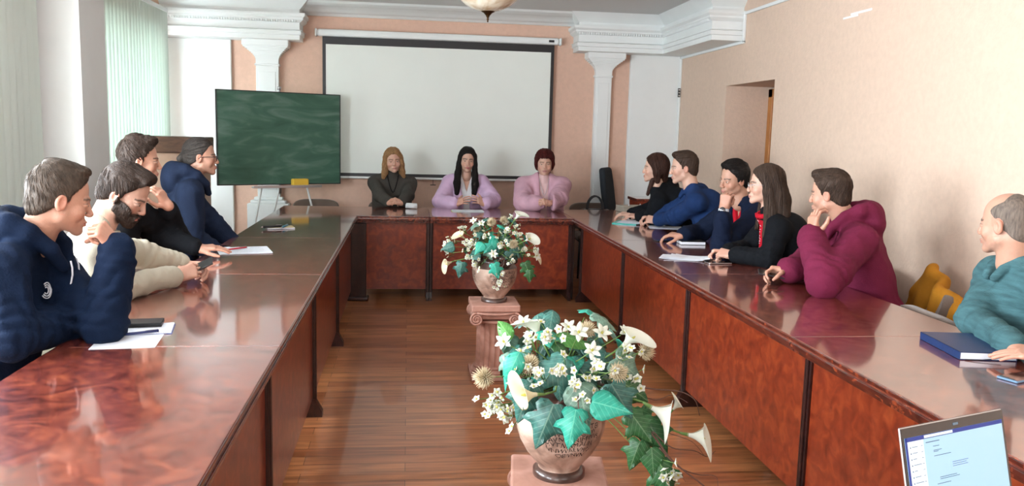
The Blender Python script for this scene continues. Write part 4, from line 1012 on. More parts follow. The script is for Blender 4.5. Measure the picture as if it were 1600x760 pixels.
b = MB(); b.lathe([(.0, ZC-tip[2]-.035), (.05, ZC-tip[2]-.03), (.06, ZC-tip[2]), (.0, ZC-tip[2])], n=24); b.lathe([(.008, .08), (.008, ZC-tip[2]-.02)], n=10); b.build('canopy_and_rod', M['bronze'], lp_, smooth=True)
for k in range(3):
    a = 2.1*k+.4; b = MB(); b.tube([(.225*math.cos(a), .225*math.sin(a), .235), (.02*math.cos(a), .02*math.sin(a), ZC-tip[2]-.05)], .004, 6); b.build('chain', M['bronze'], lp_)

# chairs
def chair_meshes():
    P_ = {}
    f = lambda P: sm(bx(P, (0, .0, .435), (.225, .215, .032), .03), ell(P, (0, 0, .45), (.21, .20, .035)), .03)
    P_['seat'] = sdf_arrays(f, (-.3, -.3, .36), (.3, .3, .52), .011)
    def g(P):
        y = -.205-.10*np.clip((P[:, 2]-.5)/.35, 0, 1); q = P.copy(); q[:, 1] = P[:, 1]-y+ (P[:, 0]**2)*-.45
        zc = np.sqrt(np.maximum(0, (q[:, 0]/.235)**4+((q[:, 2]-.628)/.14)**4)); return np.maximum((zc-1)*.09, np.abs(q[:, 1])-.020)*.8-.006
    P_['backrest'] = sdf_arrays(g, (-.3, -.42, .45), (.3, -.08, .88), .011)
    return P_
CM = chair_meshes(); CHAIR0 = None
def conference_chair(x, y, F_, label, group=None):
    global CHAIR0
    rz = math.atan2(F_[1], F_[0])-math.pi/2
    if CHAIR0 is None:
        t = empty('conference_chair', (0, 0, 0)); 
        arr_mesh('seat', [(CM['seat'][0], CM['seat'][1], 0)], M['brown_uph'], t); arr_mesh('backrest', [(CM['backrest'][0], CM['backrest'][1], 0)], M['brown_uph'], t)
        for s in (-1, 1):
            b = MB(); b.tube([(s*.21, .20, .0), (s*.20, .19, .40)], .011, 8); b.build('leg', M['dark'], t, smooth=True)
            b = MB(); b.tube([(s*.21, -.25, .0), (s*.20, -.20, .40), (s*.19, -.235, .60)], .011, 8); b.build('leg', M['dark'], t, smooth=True)
        b = MB(); b.tube([(-.2, .19, .395), (.2, .19, .395), (.2, -.2, .395), (-.2, -.2, .395), (-.2, .19, .395)], .009, 6); b.build('seat_frame', M['dark'], t, smooth=True)
        CHAIR0 = t; c = t
    else: c = copy_tree(CHAIR0)
    c.location = (x, y, 0); c.rotation_euler = (0, 0, rz); tag(c, label, 'chair', group); return c
who = ['navy hoodie person nearest on the left', 'bearded person in the cream jumper', 'person in the black jumper', 'person in the slate hoodie with glasses', 'person with blond hair and dark beads', 'person in the lavender blazer', 'person with the burgundy bob',
       'person in the black blazer', 'person in the royal blue top', 'person with the white watch', 'person with the red dotted scarf', 'person in the burgundy hoodie', 'person in the teal jumper']
for (rt_, Hp, F_), wn in zip(PEOPLE, who):
    c = V3(Hp)-F_*.02; conference_chair(c[0], c[1], F_, 'brown upholstered chair under the '+wn)
conference_chair(-.96, 8.72, (0, -1), 'empty brown upholstered chair at the far row below the chalkboard')
conference_chair(-1.50, 7.35, (.95, .3), 'empty brown upholstered chair at the far end of the left row')
conference_chair(2.02, 8.80, (0, -1), 'empty brown upholstered chair in the far right corner')
conference_chair(2.64, 3.47, (1, -.05), 'empty grey brown chair, its back against the table by the planner box')

# mustard jacket over the chair of the burgundy hoodie person
must = cloth('mustard_cloth', (.40, .17, .015), b=.6, v=.2)
F_ = nrm(V3(-1, .05, 0)); jc = V3(2.80, 4.02, 0)
def fj(P):
    q = (P-V3(jc[0], jc[1], 0))@frame(F_, (0, 0, 1))
    th = R(-24); RR = np.array([[math.cos(th), 0, math.sin(th)], [0, 1, 0], [-math.sin(th), 0, math.cos(th)]])
    q = q.copy(); q[:, 1] += .03*np.sin(q[:, 0]*16)+.02*np.sin(q[:, 0]*37+q[:, 2]*9)
    d_ = bx(q, (-.02, 0, .60), (.27, .035, .20), .035, RR); d_ = sm(d_, rc(q, (-.24, .02, .66), (-.33, .02, .38), .045, .05), .05)
    d_ = sm(d_, rc(q, (.10, -.045, .74), (.02, -.06, .45), .04, .05), .04)
    return d_-.014*np.abs(wob(P, 16, 5, 2))-.004*np.abs(wob(P, 45, 4, 5))
v, q = sdf_arrays(fj, V3(jc[0]-.5, jc[1]-.5, .3), V3(jc[0]+.5, jc[1]+.5, 1.0), .009)
jr = arr_mesh('jacket', [(v-V3(jc[0], jc[1], 0), q, 0)], must); jr.location = (jc[0], jc[1], 0); tag(jr, 'mustard yellow jacket hung over a chair beside the burgundy hoodie', 'jacket')

# tall backed office chair and small cabinet in the far right corner
oc = empty('office_chair', (2.32, 9.0, 0), R(62), 'tall dark grey office chair standing in the far right corner', 'chair'); M['dgrey'] = cloth('dark_grey_fabric', (.025, .030, .036))
v, q = sdf_arrays(lambda P: smax(bx(P-np.outer(np.clip(P[:, 2]-.75, 0, 1)*.15, (0, 1, 0)), (0, .10, .90), (.20, .035, .27), .035), np.abs(P[:, 0])-.20+.16*np.clip(P[:, 2]-.95, 0, 1)**1.0, .03), (-.3, -.05, .55), (.3, .25, 1.25), .012); arr_mesh('backrest', [(v, q, 0)], M['dgrey'], oc)
v, q = sdf_arrays(lambda P: bx(P, (0, -.14, .47), (.22, .21, .04), .035), (-.3, -.42, .38), (.3, .15, .56), .012); arr_mesh('seat', [(v, q, 0)], M['dgrey'], oc)
b = MB(); b.tube([(0, -.14, .08), (0, -.14, .44)], .025, 12); b.tube([(0, .0, .42), (0, .13, .5), (0, .14, .7)], .02, 8); b.build('column', M['dark'], oc, smooth=True)
for k in range(5):
    a = k*2*math.pi/5; b = MB(); b.tube([(0, -.14, .09), (.24*math.cos(a), -.14+.24*math.sin(a), .06)], [.022, .014], 8); b.tube([(.24*math.cos(a)-.02, -.14+.24*math.sin(a), .025), (.24*math.cos(a)+.02, -.14+.24*math.sin(a), .025)], .025, 10); b.build('castor_leg', M['dark'], oc, smooth=True)
sc_ = empty('side_cabinet', (2.58, 8.58, 0), 0, 'small cherry wood cabinet beside the dark office chair in the far corner', 'cabinet')
b = MB(); b.box(-.20, .20, -.17, .17, .02, .85); b.build('carcass', M['cherry_panel'], sc_)
b = MB(); b.box(-.22, .22, -.19, .18, .85, .88, bev=.004); b.build('cabinet_top', M['cherry_top'], sc_)
for z0_ in (.06, .45):
    b = MB(); b.box(-.19, .19, -.186, -.17, z0_, z0_+.37, bev=.003); dr_ = b.build('drawer', M['cherry_panel'], sc_)
    b = MB(); b.tube([(-.05, -.186, z0_+.3), (-.05, -.205, z0_+.3), (.05, -.205, z0_+.3), (.05, -.186, z0_+.3)], .005, 6); b.build('handle', M['steel'], dr_)
# wooden lectern at the left wall
M['walnut'] = ramp_mat('walnut_veneer', [(.3, (.07, .035, .022)), (.7, (.15, .075, .045))], 6, .4, stretch=(1, 1, 5)); M['pale_wood'] = mat('pale_veneer', (.45, .30, .22), .5, var=.08, vscale=8)
le = empty('lectern', (-2.02, 7.62, 0), R(0), 'walnut topped lectern by the window behind the left row', 'lectern')
b = MB(); b.box(-.23, .29, -.18, .18, 1.28, 1.42, bev=.01); b.build('reading_top', M['walnut'], le)
b = MB(); b.box(-.20, -.18, -.16, .16, .04, 1.28); b.box(.24, .26, -.16, .16, .04, 1.28); b.box(-.18, .24, -.155, -.135, .04, 1.28); b.build('body_panel', M['pale_wood'], le)
b = MB(); b.box(-.24, .30, -.19, .19, 0, .05, bev=.006); b.build('plinth', M['walnut'], le)

# ------------------------------------------------------------------ things on the tables
def slab(name, corners, z, h, m, label, cat, mats=None, bev=.001, parts=None, group=None):
    """a flat thing lying on the table; corners: near-left px, near-right px, far-left px measured on the photograph"""
    a, b_, c = [at(p[0], p[1], z=z) for p in corners]; xa = b_-a; ya = c-a; w_ = np.linalg.norm(xa); l_ = np.linalg.norm(ya); xa /= w_; ya = ya-xa*np.dot(ya, xa); ya = nrm(ya)
    o = empty(name, (a[0], a[1], z), math.atan2(xa[1], xa[0]), label, cat, group); return o, w_, l_
def sheet(b, x0, x1, y0, y1, z, th=.0006, curl=0, n=8, T=None, seed=0):
    """paper sheet with a gentle curl"""
    vs = []; rs = random.Random(seed); ph = rs.uniform(0, 3)
    for t in (0, th):
        for i in range(n+1):
            for j in range(n+1):
                u, v_ = i/n, j/n; zz = z+t+curl*(abs(u-.5)*2)**3*(.6+.4*math.sin(v_*3+ph))+.2*curl*(math.sin(v_*5+ph)**2)
                p = Vector((x0+(x1-x0)*u, y0+(y1-y0)*v_, zz)); vs.append(T@p if T else p)
    m_ = (n+1)*(n+1); fs = []
    for i in range(n):
        for j in range(n):
            a = i*(n+1)+j; fs.append((a, a+n+1, a+n+2, a+1)); fs.append((a+m_, a+1+m_, a+n+2+m_, a+n+1+m_))
    for i in range(n):
        for a, c in ((i, i+1), (m_-1-i, m_-2-i)): fs.append((a, c, c+m_, a+m_))
        for a, c in ((i*(n+1), (i+1)*(n+1)), ((i+1)*(n+1)-1, (i+2)*(n+1)-1)): fs.append((a, c, c+m_, a+m_))
    b.add(vs, fs)
def text_lines(b, x0, x1, y0, y1, z, n, seed=1):
    rs = random.Random(seed)
    for k in range(n):
        y = y1-(y1-y0)*(k+.5)/n; x = x0
        xe = x1-(x1-x0)*rs.choice((0, 0, .05, .3)) 
        while x < xe:
            w_ = rs.uniform(.005, .014); b.box(x, min(x+w_, xe), y-.0009, y+.0009, z, z+.0001); x += w_+.003
M['ink'] = mat('grey_ink', (.12, .13, .16), .6)
def phone(loc, rz, label, z=TZ, screen=M['gloss_black'], tilt=None, body=M['dark']):
    r_ = empty('phone', (loc[0], loc[1], z), rz, label, 'phone')
    b = MB(); b.box(-.036, .036, -.076, .076, 0.0005, .0085, bev=.003); b.build('case', body, r_)
    b = MB(); b.box(-.033, .033, -.073, .073, .0085, .0090, bev=.0005); b.build('screen', screen, r_)
    b = MB(); b.box(-.030, -.012, .045, .070, -.0005, .0010, bev=.0004); b.build('camera_bump', M['gloss_black'], r_)
    if tilt: r_.rotation_euler = tilt
    return r_
def pen(p0, p1, label, m, z=TZ, clipm=None, cat='pen', r=.0048):
    a = at(*p0, z=z); c = at(*p1, z=z); L_ = np.linalg.norm(c-a); L_ = min(max(L_, .12), .16); r_ = empty('pen', (a[0], a[1], z+r), math.atan2(c[1]-a[1], c[0]-a[0]), label, cat)
    b = MB(); b.tube([(.012, 0, 0), (L_, 0, 0)], r, 10); b.build('barrel', m, r_, smooth=True)
    b = MB(); b.tube([(0, 0, 0), (.012, 0, 0)], [.001, r*.9], 10); b.build('tip', M['steel'], r_, smooth=True)
    b = MB(); b.tube([(L_-.045, 0, r+.0015), (L_-.002, 0, r+.0015), (L_, 0, 0)], .0012, 6); b.build('clip', clipm or M['steel'], r_)
    return r_
# near left: loose sheet, spiral notebook, pen, black case
a = at(138, 547, z=TZ); c = at(258, 543, z=TZ)
s1 = empty('paper_sheet', (a[0], a[1], TZ), math.atan2(c[1]-a[1], c[0]-a[0]), 'white sheet of paper under the spiral notebook, nearest on the left table', 'paper')
b = MB(); sheet(b, 0, .21, 0, .297, .0003, curl=.0006); b.build('paper', M['paper'], s1)
a = at(172, 526, z=TZ); nb = empty('spiral_notebook', (a[0], a[1], TZ+.002), s1.rotation_euler[2]+R(4), 'open spiral notebook with blue cover on the near left table', 'notebook')
b = MB(); b.box(0, .205, 0, .15, 0, .006, bev=.0008); b.build('page_block', M['paper'], nb)
b = MB(); b.box(-.002, .208, -.003, .153, -.0018, 0, bev=.0005); b.build('cover', mat('blue_cover', (.12, .17, .42), .5), nb)
b = MB()
for k in range(24):
    y_ = .004; x_ = .006+k*.0078; b.tube([(x_+.0012*math.cos(0), y_-.008+.008*math.cos(t), .003+.007*math.sin(t)) for t in np.linspace(0, 2*math.pi, 9)], .0008, 4, caps=False)
sp_ = b.build('spiral_binding', M['steel'], nb)
pen((176, 527), (248, 519), 'dark blue ballpoint pen lying on the spiral notebook', mat('blue_pen_plastic', (.02, .03, .12), .25), z=TZ+.0085)
a = at(182, 513, z=TZ+.01); cs_ = empty('tablet_case', (a[0], a[1], TZ+.0085), s1.rotation_euler[2]+R(2), 'black leather organiser lying on the spiral notebook', 'organiser')
b = MB(); b.box(0, .155, 0.0, .085, 0, .004, bev=.002); b.box(0, .155, 0, .085, .012, .016, bev=.002); b.box(.151, .155, 0, .085, .0, .016, bev=.002); b.build('cover', M['dark'], cs_)
b = MB(); b.box(.002, .151, .003, .083, .004, .012); b.build('pages', M['dark'], cs_)
# open papers, phone, pens further on
a = at(343, 399, z=TZ); c = at(434, 396, z=TZ); s2 = empty('paper_stack', (a[0], a[1], TZ), math.atan2(c[1]-a[1], c[0]-a[0]), 'stack of printed papers under the red pen on the left table', 'papers')
for k in range(4):
    b = MB(); sheet(b, .003*k, .30+.002*k, -.002*k, .29, .0004+k*.0012, curl=.0008, seed=k); p_ = b.build('paper', M['paper'], s2)
b = MB(); text_lines(b, .03, .27, .03, .26, .0062, 16); b.build('printed_lines', M['ink'], s2)
phone(at(338, 388, z=TZ)[:2], R(-62), 'phone with a white case between the papers and the black jumper person', body=M['paper'])
pen((352, 392), (399, 386), 'red pen lying on the stack of printed papers', mat('red_pen', (.5, .01, .03), .3), z=TZ+.0075)
pen((328, 392), (350, 384), 'light blue pen beside the white phone on the left table', mat('pale_blue_pen', (.15, .4, .65), .3), z=TZ)
# notepad with marker
a = at(418, 359, z=TZ); c = at(462, 358, z=TZ); s3 = empty('notepad', (a[0], a[1], TZ), math.atan2(c[1]-a[1], c[0]-a[0]), 'small notepad with a yellow cover on the far left table', 'notepad')
b = MB(); b.box(0, .20, 0, .14, .002, .009, bev=.001); b.build('pages', M['paper'], s3); b = MB(); b.box(.0, .20, 0.01, .142, .009, .0105, bev=.0005); b.build('cover', mat('cream_cover', (.62, .52, .28), .6), s3)
pen((408, 357), (446, 355), 'black marker pen lying across the notepad', M['dark'], z=TZ+.011, r=.0085)
pen((440, 357), (460, 349), 'teal highlighter at the right end of the notepad', mat('teal_plastic', (.05, .25, .38), .3), z=TZ+.011, r=.007)
# far row
c = at(643, 324, d=8.15); b = MB()
for k in range(3): b.tube([(-.055+.004*k, .010*k-.01, .026+.008*(k % 2)), (.055-.004*k, .010*k-.01, .024+.008*(k % 2))], .022, 12)
tp_ = b.build('rolled_tissue', mat('soft_tissue', (.72, .76, .78), .9, bump=1, bscale=60), smooth=True); tp_.location = (c[0], 8.10, TZ); tp_.rotation_euler = (0, 0, R(-8)); tag(tp_, 'rolled pale tissue beside the clasped hands of the person with blond hair', 'tissue')
c = at(735, 331, z=TZ); s4 = empty('paper_stack', (c[0]-.15, c[1]-.07, TZ), R(2), 'stack of papers on the far row before the person in lavender', 'papers')
for k in range(4): b = MB(); sheet(b, .004*k-.02, .27+.004*k, .003*k, .20, .0004+.0015*k, curl=.001, seed=k+5); b.build('paper', M['paper'], s4)
b = MB(); sheet(b, -.03, .06, -.01, .16, .0001, curl=.0003); b.build('yellow_note', mat('yellow_paper', (.62, .62, .25), .7), s4)
# black arched handle standing behind the corner
c = at(934, 325, z=TZ); hb = empty('handbag', (2.0, 8.74, .478), 0, 'black handbag with a round handle at the far right corner of the tables', 'handbag')
def fbag(P): return bx(P, (0, .0, .13), (.17, .055, .13), .05)-.004*np.abs(wob(P, 22, 4, 2))
v, q = sdf_arrays(fbag, (-.22, -.12, -.04), (.22, .12, .32), .01); arr_mesh('bag_body', [(v, q, 0)], M['gloss_black'], hb)
for y_ in (-.03, .03):
    b = MB(); b.tube([(.085*math.cos(t), y_, .26+.135*math.sin(t)) for t in np.linspace(-.1, math.pi+.1, 20)], .0085, 8); b.build('handle', M['dark'], hb, smooth=True)
# teal folder and papers by the blue top person
a = at(958, 350, z=TZ); c = at(1003, 353, z=TZ); s5 = empty('folder', (a[0], a[1], TZ), math.atan2(c[1]-a[1], c[0]-a[0])+R(4), 'bright teal plastic folder under papers before the person in royal blue', 'folder')
b = MB(); b.box(-.01, .20, 0, .29, 0, .008, bev=.002); b.build('cover', mat('teal_folder', (.01, .42, .36), .35, coat=.3), s5)
s6 = empty('paper_stack', (a[0]+.03, a[1]+.01, TZ+.0082), s5.rotation_euler[2]-R(6), 'sheets of paper lying on the teal folder', 'papers')
for k in range(5): b = MB(); sheet(b, .004*k, .20+.01*k, .004*k, .27, .0004+.002*k, curl=.0022, seed=k+9); b.build('paper', M['paper'], s6)
a = at(1012, 356, z=TZ); s7 = empty('paper_stack', (a[0], a[1]-.05, TZ), R(-12), 'loose sheets between the royal blue top and the white watch persons', 'papers')
for k in range(3): b = MB(); sheet(b, .012*k, .26+.01*k, .004*k, .20, .0004+.0015*k, curl=.0015, seed=k+19); b.build('paper', M['paper'], s7)
c = at(985, 331, z=TZ); bxn = empty('document_tray', (c[0]+.02, c[1], TZ), R(8), 'low beige document box near the far right corner of the tables', 'box')
b = MB(); b.box(-.14, .14, -.10, .10, .001, .05, bev=.006); b.build('box_body', mat('beige_card', (.36, .32, .26), .6), bxn); b = MB(); b.box(-.142, .142, -.102, .102, .05, .062, bev=.004); b.build('lid', mat('beige_card_lid', (.42, .38, .31), .6), bxn)
b = MB()
for x_ in (-.06, .06): b.lathe([(0, .062), (.010, .062), (.012, .066), (.004, .078), (.006, .084), (0, .086)], c=(x_, -.05, 0), n=12)
b.build('knobs', M['steel'], bxn, smooth=True)
# black notebook under the hand and black planner with white edges
phone(at(1038, 377, z=TZ)[:2], R(-78), 'black phone under the flat hand of the person with the white watch')
a = at(1064, 383, z=TZ); s8 = empty('notebook', (a[0], a[1], TZ), R(-4), 'thick black notebook with white page edges by the elbow with the watch', 'notebook')
b = MB(); b.box(0, .18, 0, .13, 0, .003, bev=.001); b.box(0, .18, 0, .13, .022, .025, bev=.001); b.box(.176, .18, 0, .13, 0, .025, bev=.001); b.build('cover', M['dark'], s8)
b = MB(); b.box(.001, .176, .002, .128, .003, .022); b.build('pages', M['paper'], s8)
a = at(1042, 405, z=TZ); c = at(1103, 410, z=TZ); s9 = empty('paper_stack', (a[0], a[1], TZ), math.atan2(c[1]-a[1], c[0]-a[0])+R(5), 'creased open papers before the person with very long hair', 'papers')
for k in range(4): b = MB(); sheet(b, -.05+.03*k, .22+.014*k, .004*k-.02, .20-.01*k, .0004+.0016*k, curl=.004+.003*k, seed=k+29); b.build('paper', M['paper'], s9)
phone(at(1122, 412, z=TZ)[:2], R(-84), 'dark phone lying below the hands of the person with very long hair', body=M['steel'])
pen((1098, 409), (1132, 405), 'black pen lying between the papers and the dark phone', M['dark'], z=TZ+.0095)
# blue planner box and phone of the teal jumper person
a = at(1499, 563, z=TZ); c = at(1562, 562, z=TZ); e = at(1437, 530, z=TZ)
xa = nrm(e-a); la = np.linalg.norm(e-a); ya = nrm(np.cross((0, 0, 1), -xa)); lw = .205
pl = empty('planner', (a[0], a[1], TZ), 0, 'royal blue planner in a slipcase on the near right table', 'planner'); blue = mat('royal_blue_leatherette', (.006, .026, .10), .4, bump=.4, bscale=220)
T = TM((0, 0, 0), -xa*-1, (-ya), (0, 0, 1)); T = TM((0, 0, 0), xa, -ya if np.dot(-ya, at(1562, 545, z=TZ)-a) > 0 else ya, (0, 0, 1))
b = MB(); b.box(0, la, 0, lw, .0005, .003, bev=.001, T=T); b.box(0, la, 0, lw, .027, .030, bev=.001, T=T); b.box(la-.003, la, 0, lw, 0.0005, .03, bev=.001, T=T); b.box(0, la, 0, .003, .0005, .03, bev=.001, T=T); b.box(0, la, lw-.003, lw, .0005, .03, bev=.001, T=T); b.build('slipcase', blue, pl)
b = MB(); b.box(.002, la-.004, .004, lw-.004, .004, .0265, T=T); b.build('pages', M['paper'], pl)
b = MB(); b.tube([T@Vector((.002, .02, .003)), T@Vector((-.012, .05, .004)), T@Vector((-.010, .12, .010)), T@Vector((.002, .15, .015))], .0015, 5); b.build('ribbon', M['dark'], pl)
phone(at(1582, 592, z=TZ)[:2]+np.array([.03, 0]), R(-70), 'black phone with a blue edge by the hands of the teal jumper person', body=mat('blue_phone_case', (.10, .20, .32), .3))
# phones held in the hands
A_ = at(310, 419, d=4.03); ph = phone((A_[0], A_[1]), 0, 'black phone held by the bearded person in the cream jumper', z=A_[2]); ph.rotation_euler = (R(28), R(20), R(-75))
A_ = at(1207, 430, z=.815); ph = phone((A_[0], A_[1]), 0, 'dark phone held above the table by the person in burgundy', z=A_[2]); ph.rotation_euler = (R(8), R(-12), R(70))

# ------------------------------------------------------------------ laptop on the nearest table
q0 = at(1405, 670, z=.985); q1 = at(1600, 632, z=.985); xa = nrm(q1-q0); xa[2] = 0; xa = nrm(xa); rzl = math.atan2(xa[1], xa[0])
lw, lh, tilt = .315, .205, R(14)
hx = q0+V3(-math.sin(rzl), math.cos(rzl), 0)*-(lh*math.sin(tilt)); 
lap = empty('laptop', (hx[0]+xa[0]*lw/2, hx[1]+xa[1]*lw/2, TZ), rzl, 'open silver laptop showing a chat window at the bottom right', 'laptop')
M['alu'] = mat('silver_aluminium', (.55, .56, .58), .3, metal=.9)
zb_ = .985-TZ-lh*math.cos(tilt); T = Matrix.Translation((0, 0, zb_)) @ Matrix.Rotation(-tilt, 4, 'X')
b = MB(); b.box(-lw/2, lw/2, 0, .006, 0, lh, bev=.003, T=T); ld = b.build('lid', M['alu'], lap)
b = MB(); b.box(-lw/2+.002, lw/2-.002, -.001, .0005, .002, lh-.002, T=T); bz = b.build('bezel', M['gloss_black'], ld)
disp = mat('display_backlight', (.30, .50, .66), .4, emit=.32); dsp_w = mat('display_white', (.50, .64, .72), .4, emit=.38); dnavy = mat('display_navy', (.010, .030, .20), .4, emit=.35); dtxt = mat('display_text', (.05, .10, .20), .4, emit=.2); dbub = mat('display_bubble', (.26, .42, .66), .4, emit=.55)
x0_, x1_, z0_, z1_ = -lw/2+.009, lw/2-.009, .012, lh-.021
b = MB(); b.box(x0_, x1_, -.0016, -.001, z0_, z1_, T=T); ds = b.build('display', disp, ld)
b = MB(); b.box(x0_, x1_, -.0020, -.0016, z1_-.008, z1_, T=T); b.box(x0_, x0_+.006, -.0020, -.0016, z0_, z1_, T=T); b.build('title_bar', dnavy, ds)
b = MB(); b.box(x0_+.055, x0_+.14, -.0023, -.0020, z1_-.0065, z1_-.0012, T=T); b.build('search_field', dsp_w, ds)
b = MB(); b.box(x0_+.006, x0_+.052, -.0019, -.0016, z0_, z1_-.008, T=T); b.build('contact_list', dsp_w, ds)
b = MB(); rs = random.Random(9)
for k in range(13):
    z_ = z1_-.020-k*.0115; b.box(x0_+.012, x0_+.0145, -.0022, -.0019, z_-.0012, z_+.0012, T=T); b.box(x0_+.018, x0_+.018+rs.uniform(.008, .024), -.0022, -.0019, z_, z_+.0010, T=T); b.box(x0_+.043, x0_+.048, -.0022, -.0019, z_, z_+.0008, T=T)
b.build('contact_lines', dtxt, ds); b = MB(); b.box(x0_+.058, x0_+.098, -.0022, -.0019, z1_-.0165, z1_-.0150, T=T); b.build('header_text', dtxt, ds); b = MB()
for x_, z_, w_ in ((.078, .026, .018), (.078, .034, .024), (.078, .0365, .014), (.078, .045, .05), (.088, .088, .05), (.088, .0915, .058), (.078, .10, .04), (.088, .119, .06)): b.box(x0_+x_, x0_+x_+w_, -.0022, -.0019, z1_-z_, z1_-z_+.0010, T=T)
b.build('text_lines', dtxt, ds)
b = MB(); b.box(x0_+.125, x0_+.18, -.0021, -.0018, z1_-.078, z1_-.060, T=T); b.build('message_bubble', dbub, ds)
b = MB()
for z_, w_ in ((.064, .048), (.068, .042), (.072, .046)): b.box(x0_+.129, x0_+.129+w_, -.0025, -.0021, z1_-z_, z1_-z_+.0009, T=T)
b.build('message_text', dtxt, ds)
b = MB(); b.box(-.004, .012, -.0022, -.001, lh-.014, lh-.009, T=T, bev=.0008); b.build('webcam_shutter', mat('blue_grey_plastic', (.12, .2, .28), .3), ld)
b = MB(); b.box(-lw/2, lw/2, -.215, .004, .001, max(zb_, .012), bev=.004); bs = b.build('base', M['alu'], lap)
b = MB()
for r_ in range(5):
    for k in range(14): b.box(-.135+k*.0193, -.135+k*.0193+.0165, -.030-r_*.0185-.016, -.030-r_*.0185, max(zb_, .012), max(zb_, .012)+.0015, bev=.0006)
b.build('keyboard', M['dark'], bs)
b = MB(); b.box(-.05, .05, -.20, -.135, max(zb_, .012), max(zb_, .012)+.0006); b.build('touchpad', M['steel'], bs)
# ------------------------------------------------------------------ pedestals, urns and flower arrangements
M['terra'] = ramp_mat('pink_sandstone', [(.3, (.34, .17, .12)), (.5, (.46, .24, .18)), (.7, (.55, .31, .24))], 7, .75, bump=.4)
M['urn'] = ramp_mat('weathered_clay', [(.30, (.16, .10, .075)), (.48, (.42, .27, .20)), (.66, (.62, .46, .37))], 13, .6, bump=.6, distort=.6)
M['urn_dark'] = ramp_mat('dark_glazed_clay', [(.3, (.030, .018, .014)), (.7, (.11, .055, .040))], 9, .3, coat=.4)
M['letter'] = mat('incised_lettering', (.035, .022, .018), .8)
def pedestal(cx, cy, rz, label):
    r_ = empty('pedestal', (cx, cy, 0), rz, label, 'pedestal', None)
    b = MB(); b.box(-.145, .145, -.145, .145, 0, .035, bev=.006); b.lathe([(.135, .035), (.14, .045), (.132, .058), (.122, .062), (.126, .07), (.12, .08)], n=40); b.build('base', M['terra'], r_)
    b = MB(); n = 20*6; prof = [(.112, .075), (.108, .10), (.106, .30), (.104, .355)]; vs = []
    for rr, z in prof:
        for k in range(n):
            a = 2*math.pi*k/n; fl = abs(math.sin(a*10)); e = rr-(.010*(1-abs(math.cos(a*10)))**.7 if z < .34 else .002)
            e = rr-.012*(abs(math.sin(a*10))**.6); vs.append((e*math.cos(a), e*math.sin(a), z))
    fs = []
    for i in range(3):
        for k in range(n): k2 = (k+1) % n; fs.append((i*n+k, i*n+k2, (i+1)*n+k2, (i+1)*n+k))
    b.add(vs, fs); b.lathe([(.113, .355), (.118, .362), (.113, .372), (.10, .375)], n=40); b.build('fluted_shaft', M['terra'], r_, ang=50)
    b = MB()
    b.box(-.122, .122, -.122, .122, .385, .428, bev=.010); b.box(-.135, .135, -.135, .135, .418, .438, bev=.008)
    for s in (-1, 1):       # bolsters running front to back, with a spiral on each face
        for k in range(11):
            pass
        T = Matrix.Translation((s*.118, 0, .392)) @ Matrix.Rotation(R(90), 4, 'X')
        b.lathe([(.030, -.142), (.036, -.136), (.036, -.12), (.028, -.06), (.025, 0), (.028, .06), (.036, .12), (.036, .136), (.030, .142)], n=28, T=T)
    cap_ = b.build('ionic_capital', M['terra'], r_, ang=40)
    for s in (-1, 1):
        for f_ in (-1, 1):
            b = MB(); pts = []
            for k in range(46):
                t = k/45*2.35*2*math.pi; rr = .040*(1-t/(2.35*2*math.pi)*.86); pts.append((s*(.118)-s*rr*math.sin(t)*1.0*-1 if False else s*.118+s*rr*math.sin(t), f_*.145, .392+rr*math.cos(t)))
            b.tube(pts, [.0075*(1-.5*k/45) for k in range(46)], 8); b.build('volute', M['terra'], cap_, smooth=True)
    b = MB()
    for f_ in (-1, 1): b.tube([(-.118, f_*.145, .432), (-.06, f_*.143, .424), (0, f_*.142, .421), (.06, f_*.143, .424), (.118, f_*.145, .432)], .0075, 8)
    b.build('capital_band', M['terra'], cap_, smooth=True)
    b = MB(); b.box(-.150, .150, -.150, .150, .438, .480, bev=.007); b.build('top_slab', M['terra'], r_)
    return r_
UP = [(.0, 0), (.070, 0), (.078, .006), (.078, .016), (.066, .024), (.064, .030), (.080, .050), (.104, .080), (.125, .118), (.137, .155), (.141, .190), (.137, .218), (.122, .240), (.108, .250), (.104, .262), (.108, .275), (.124, .288), (.128, .296), (.122, .300), (.108, .290), (.096, .270), (.094, .25), (.0, .245)]
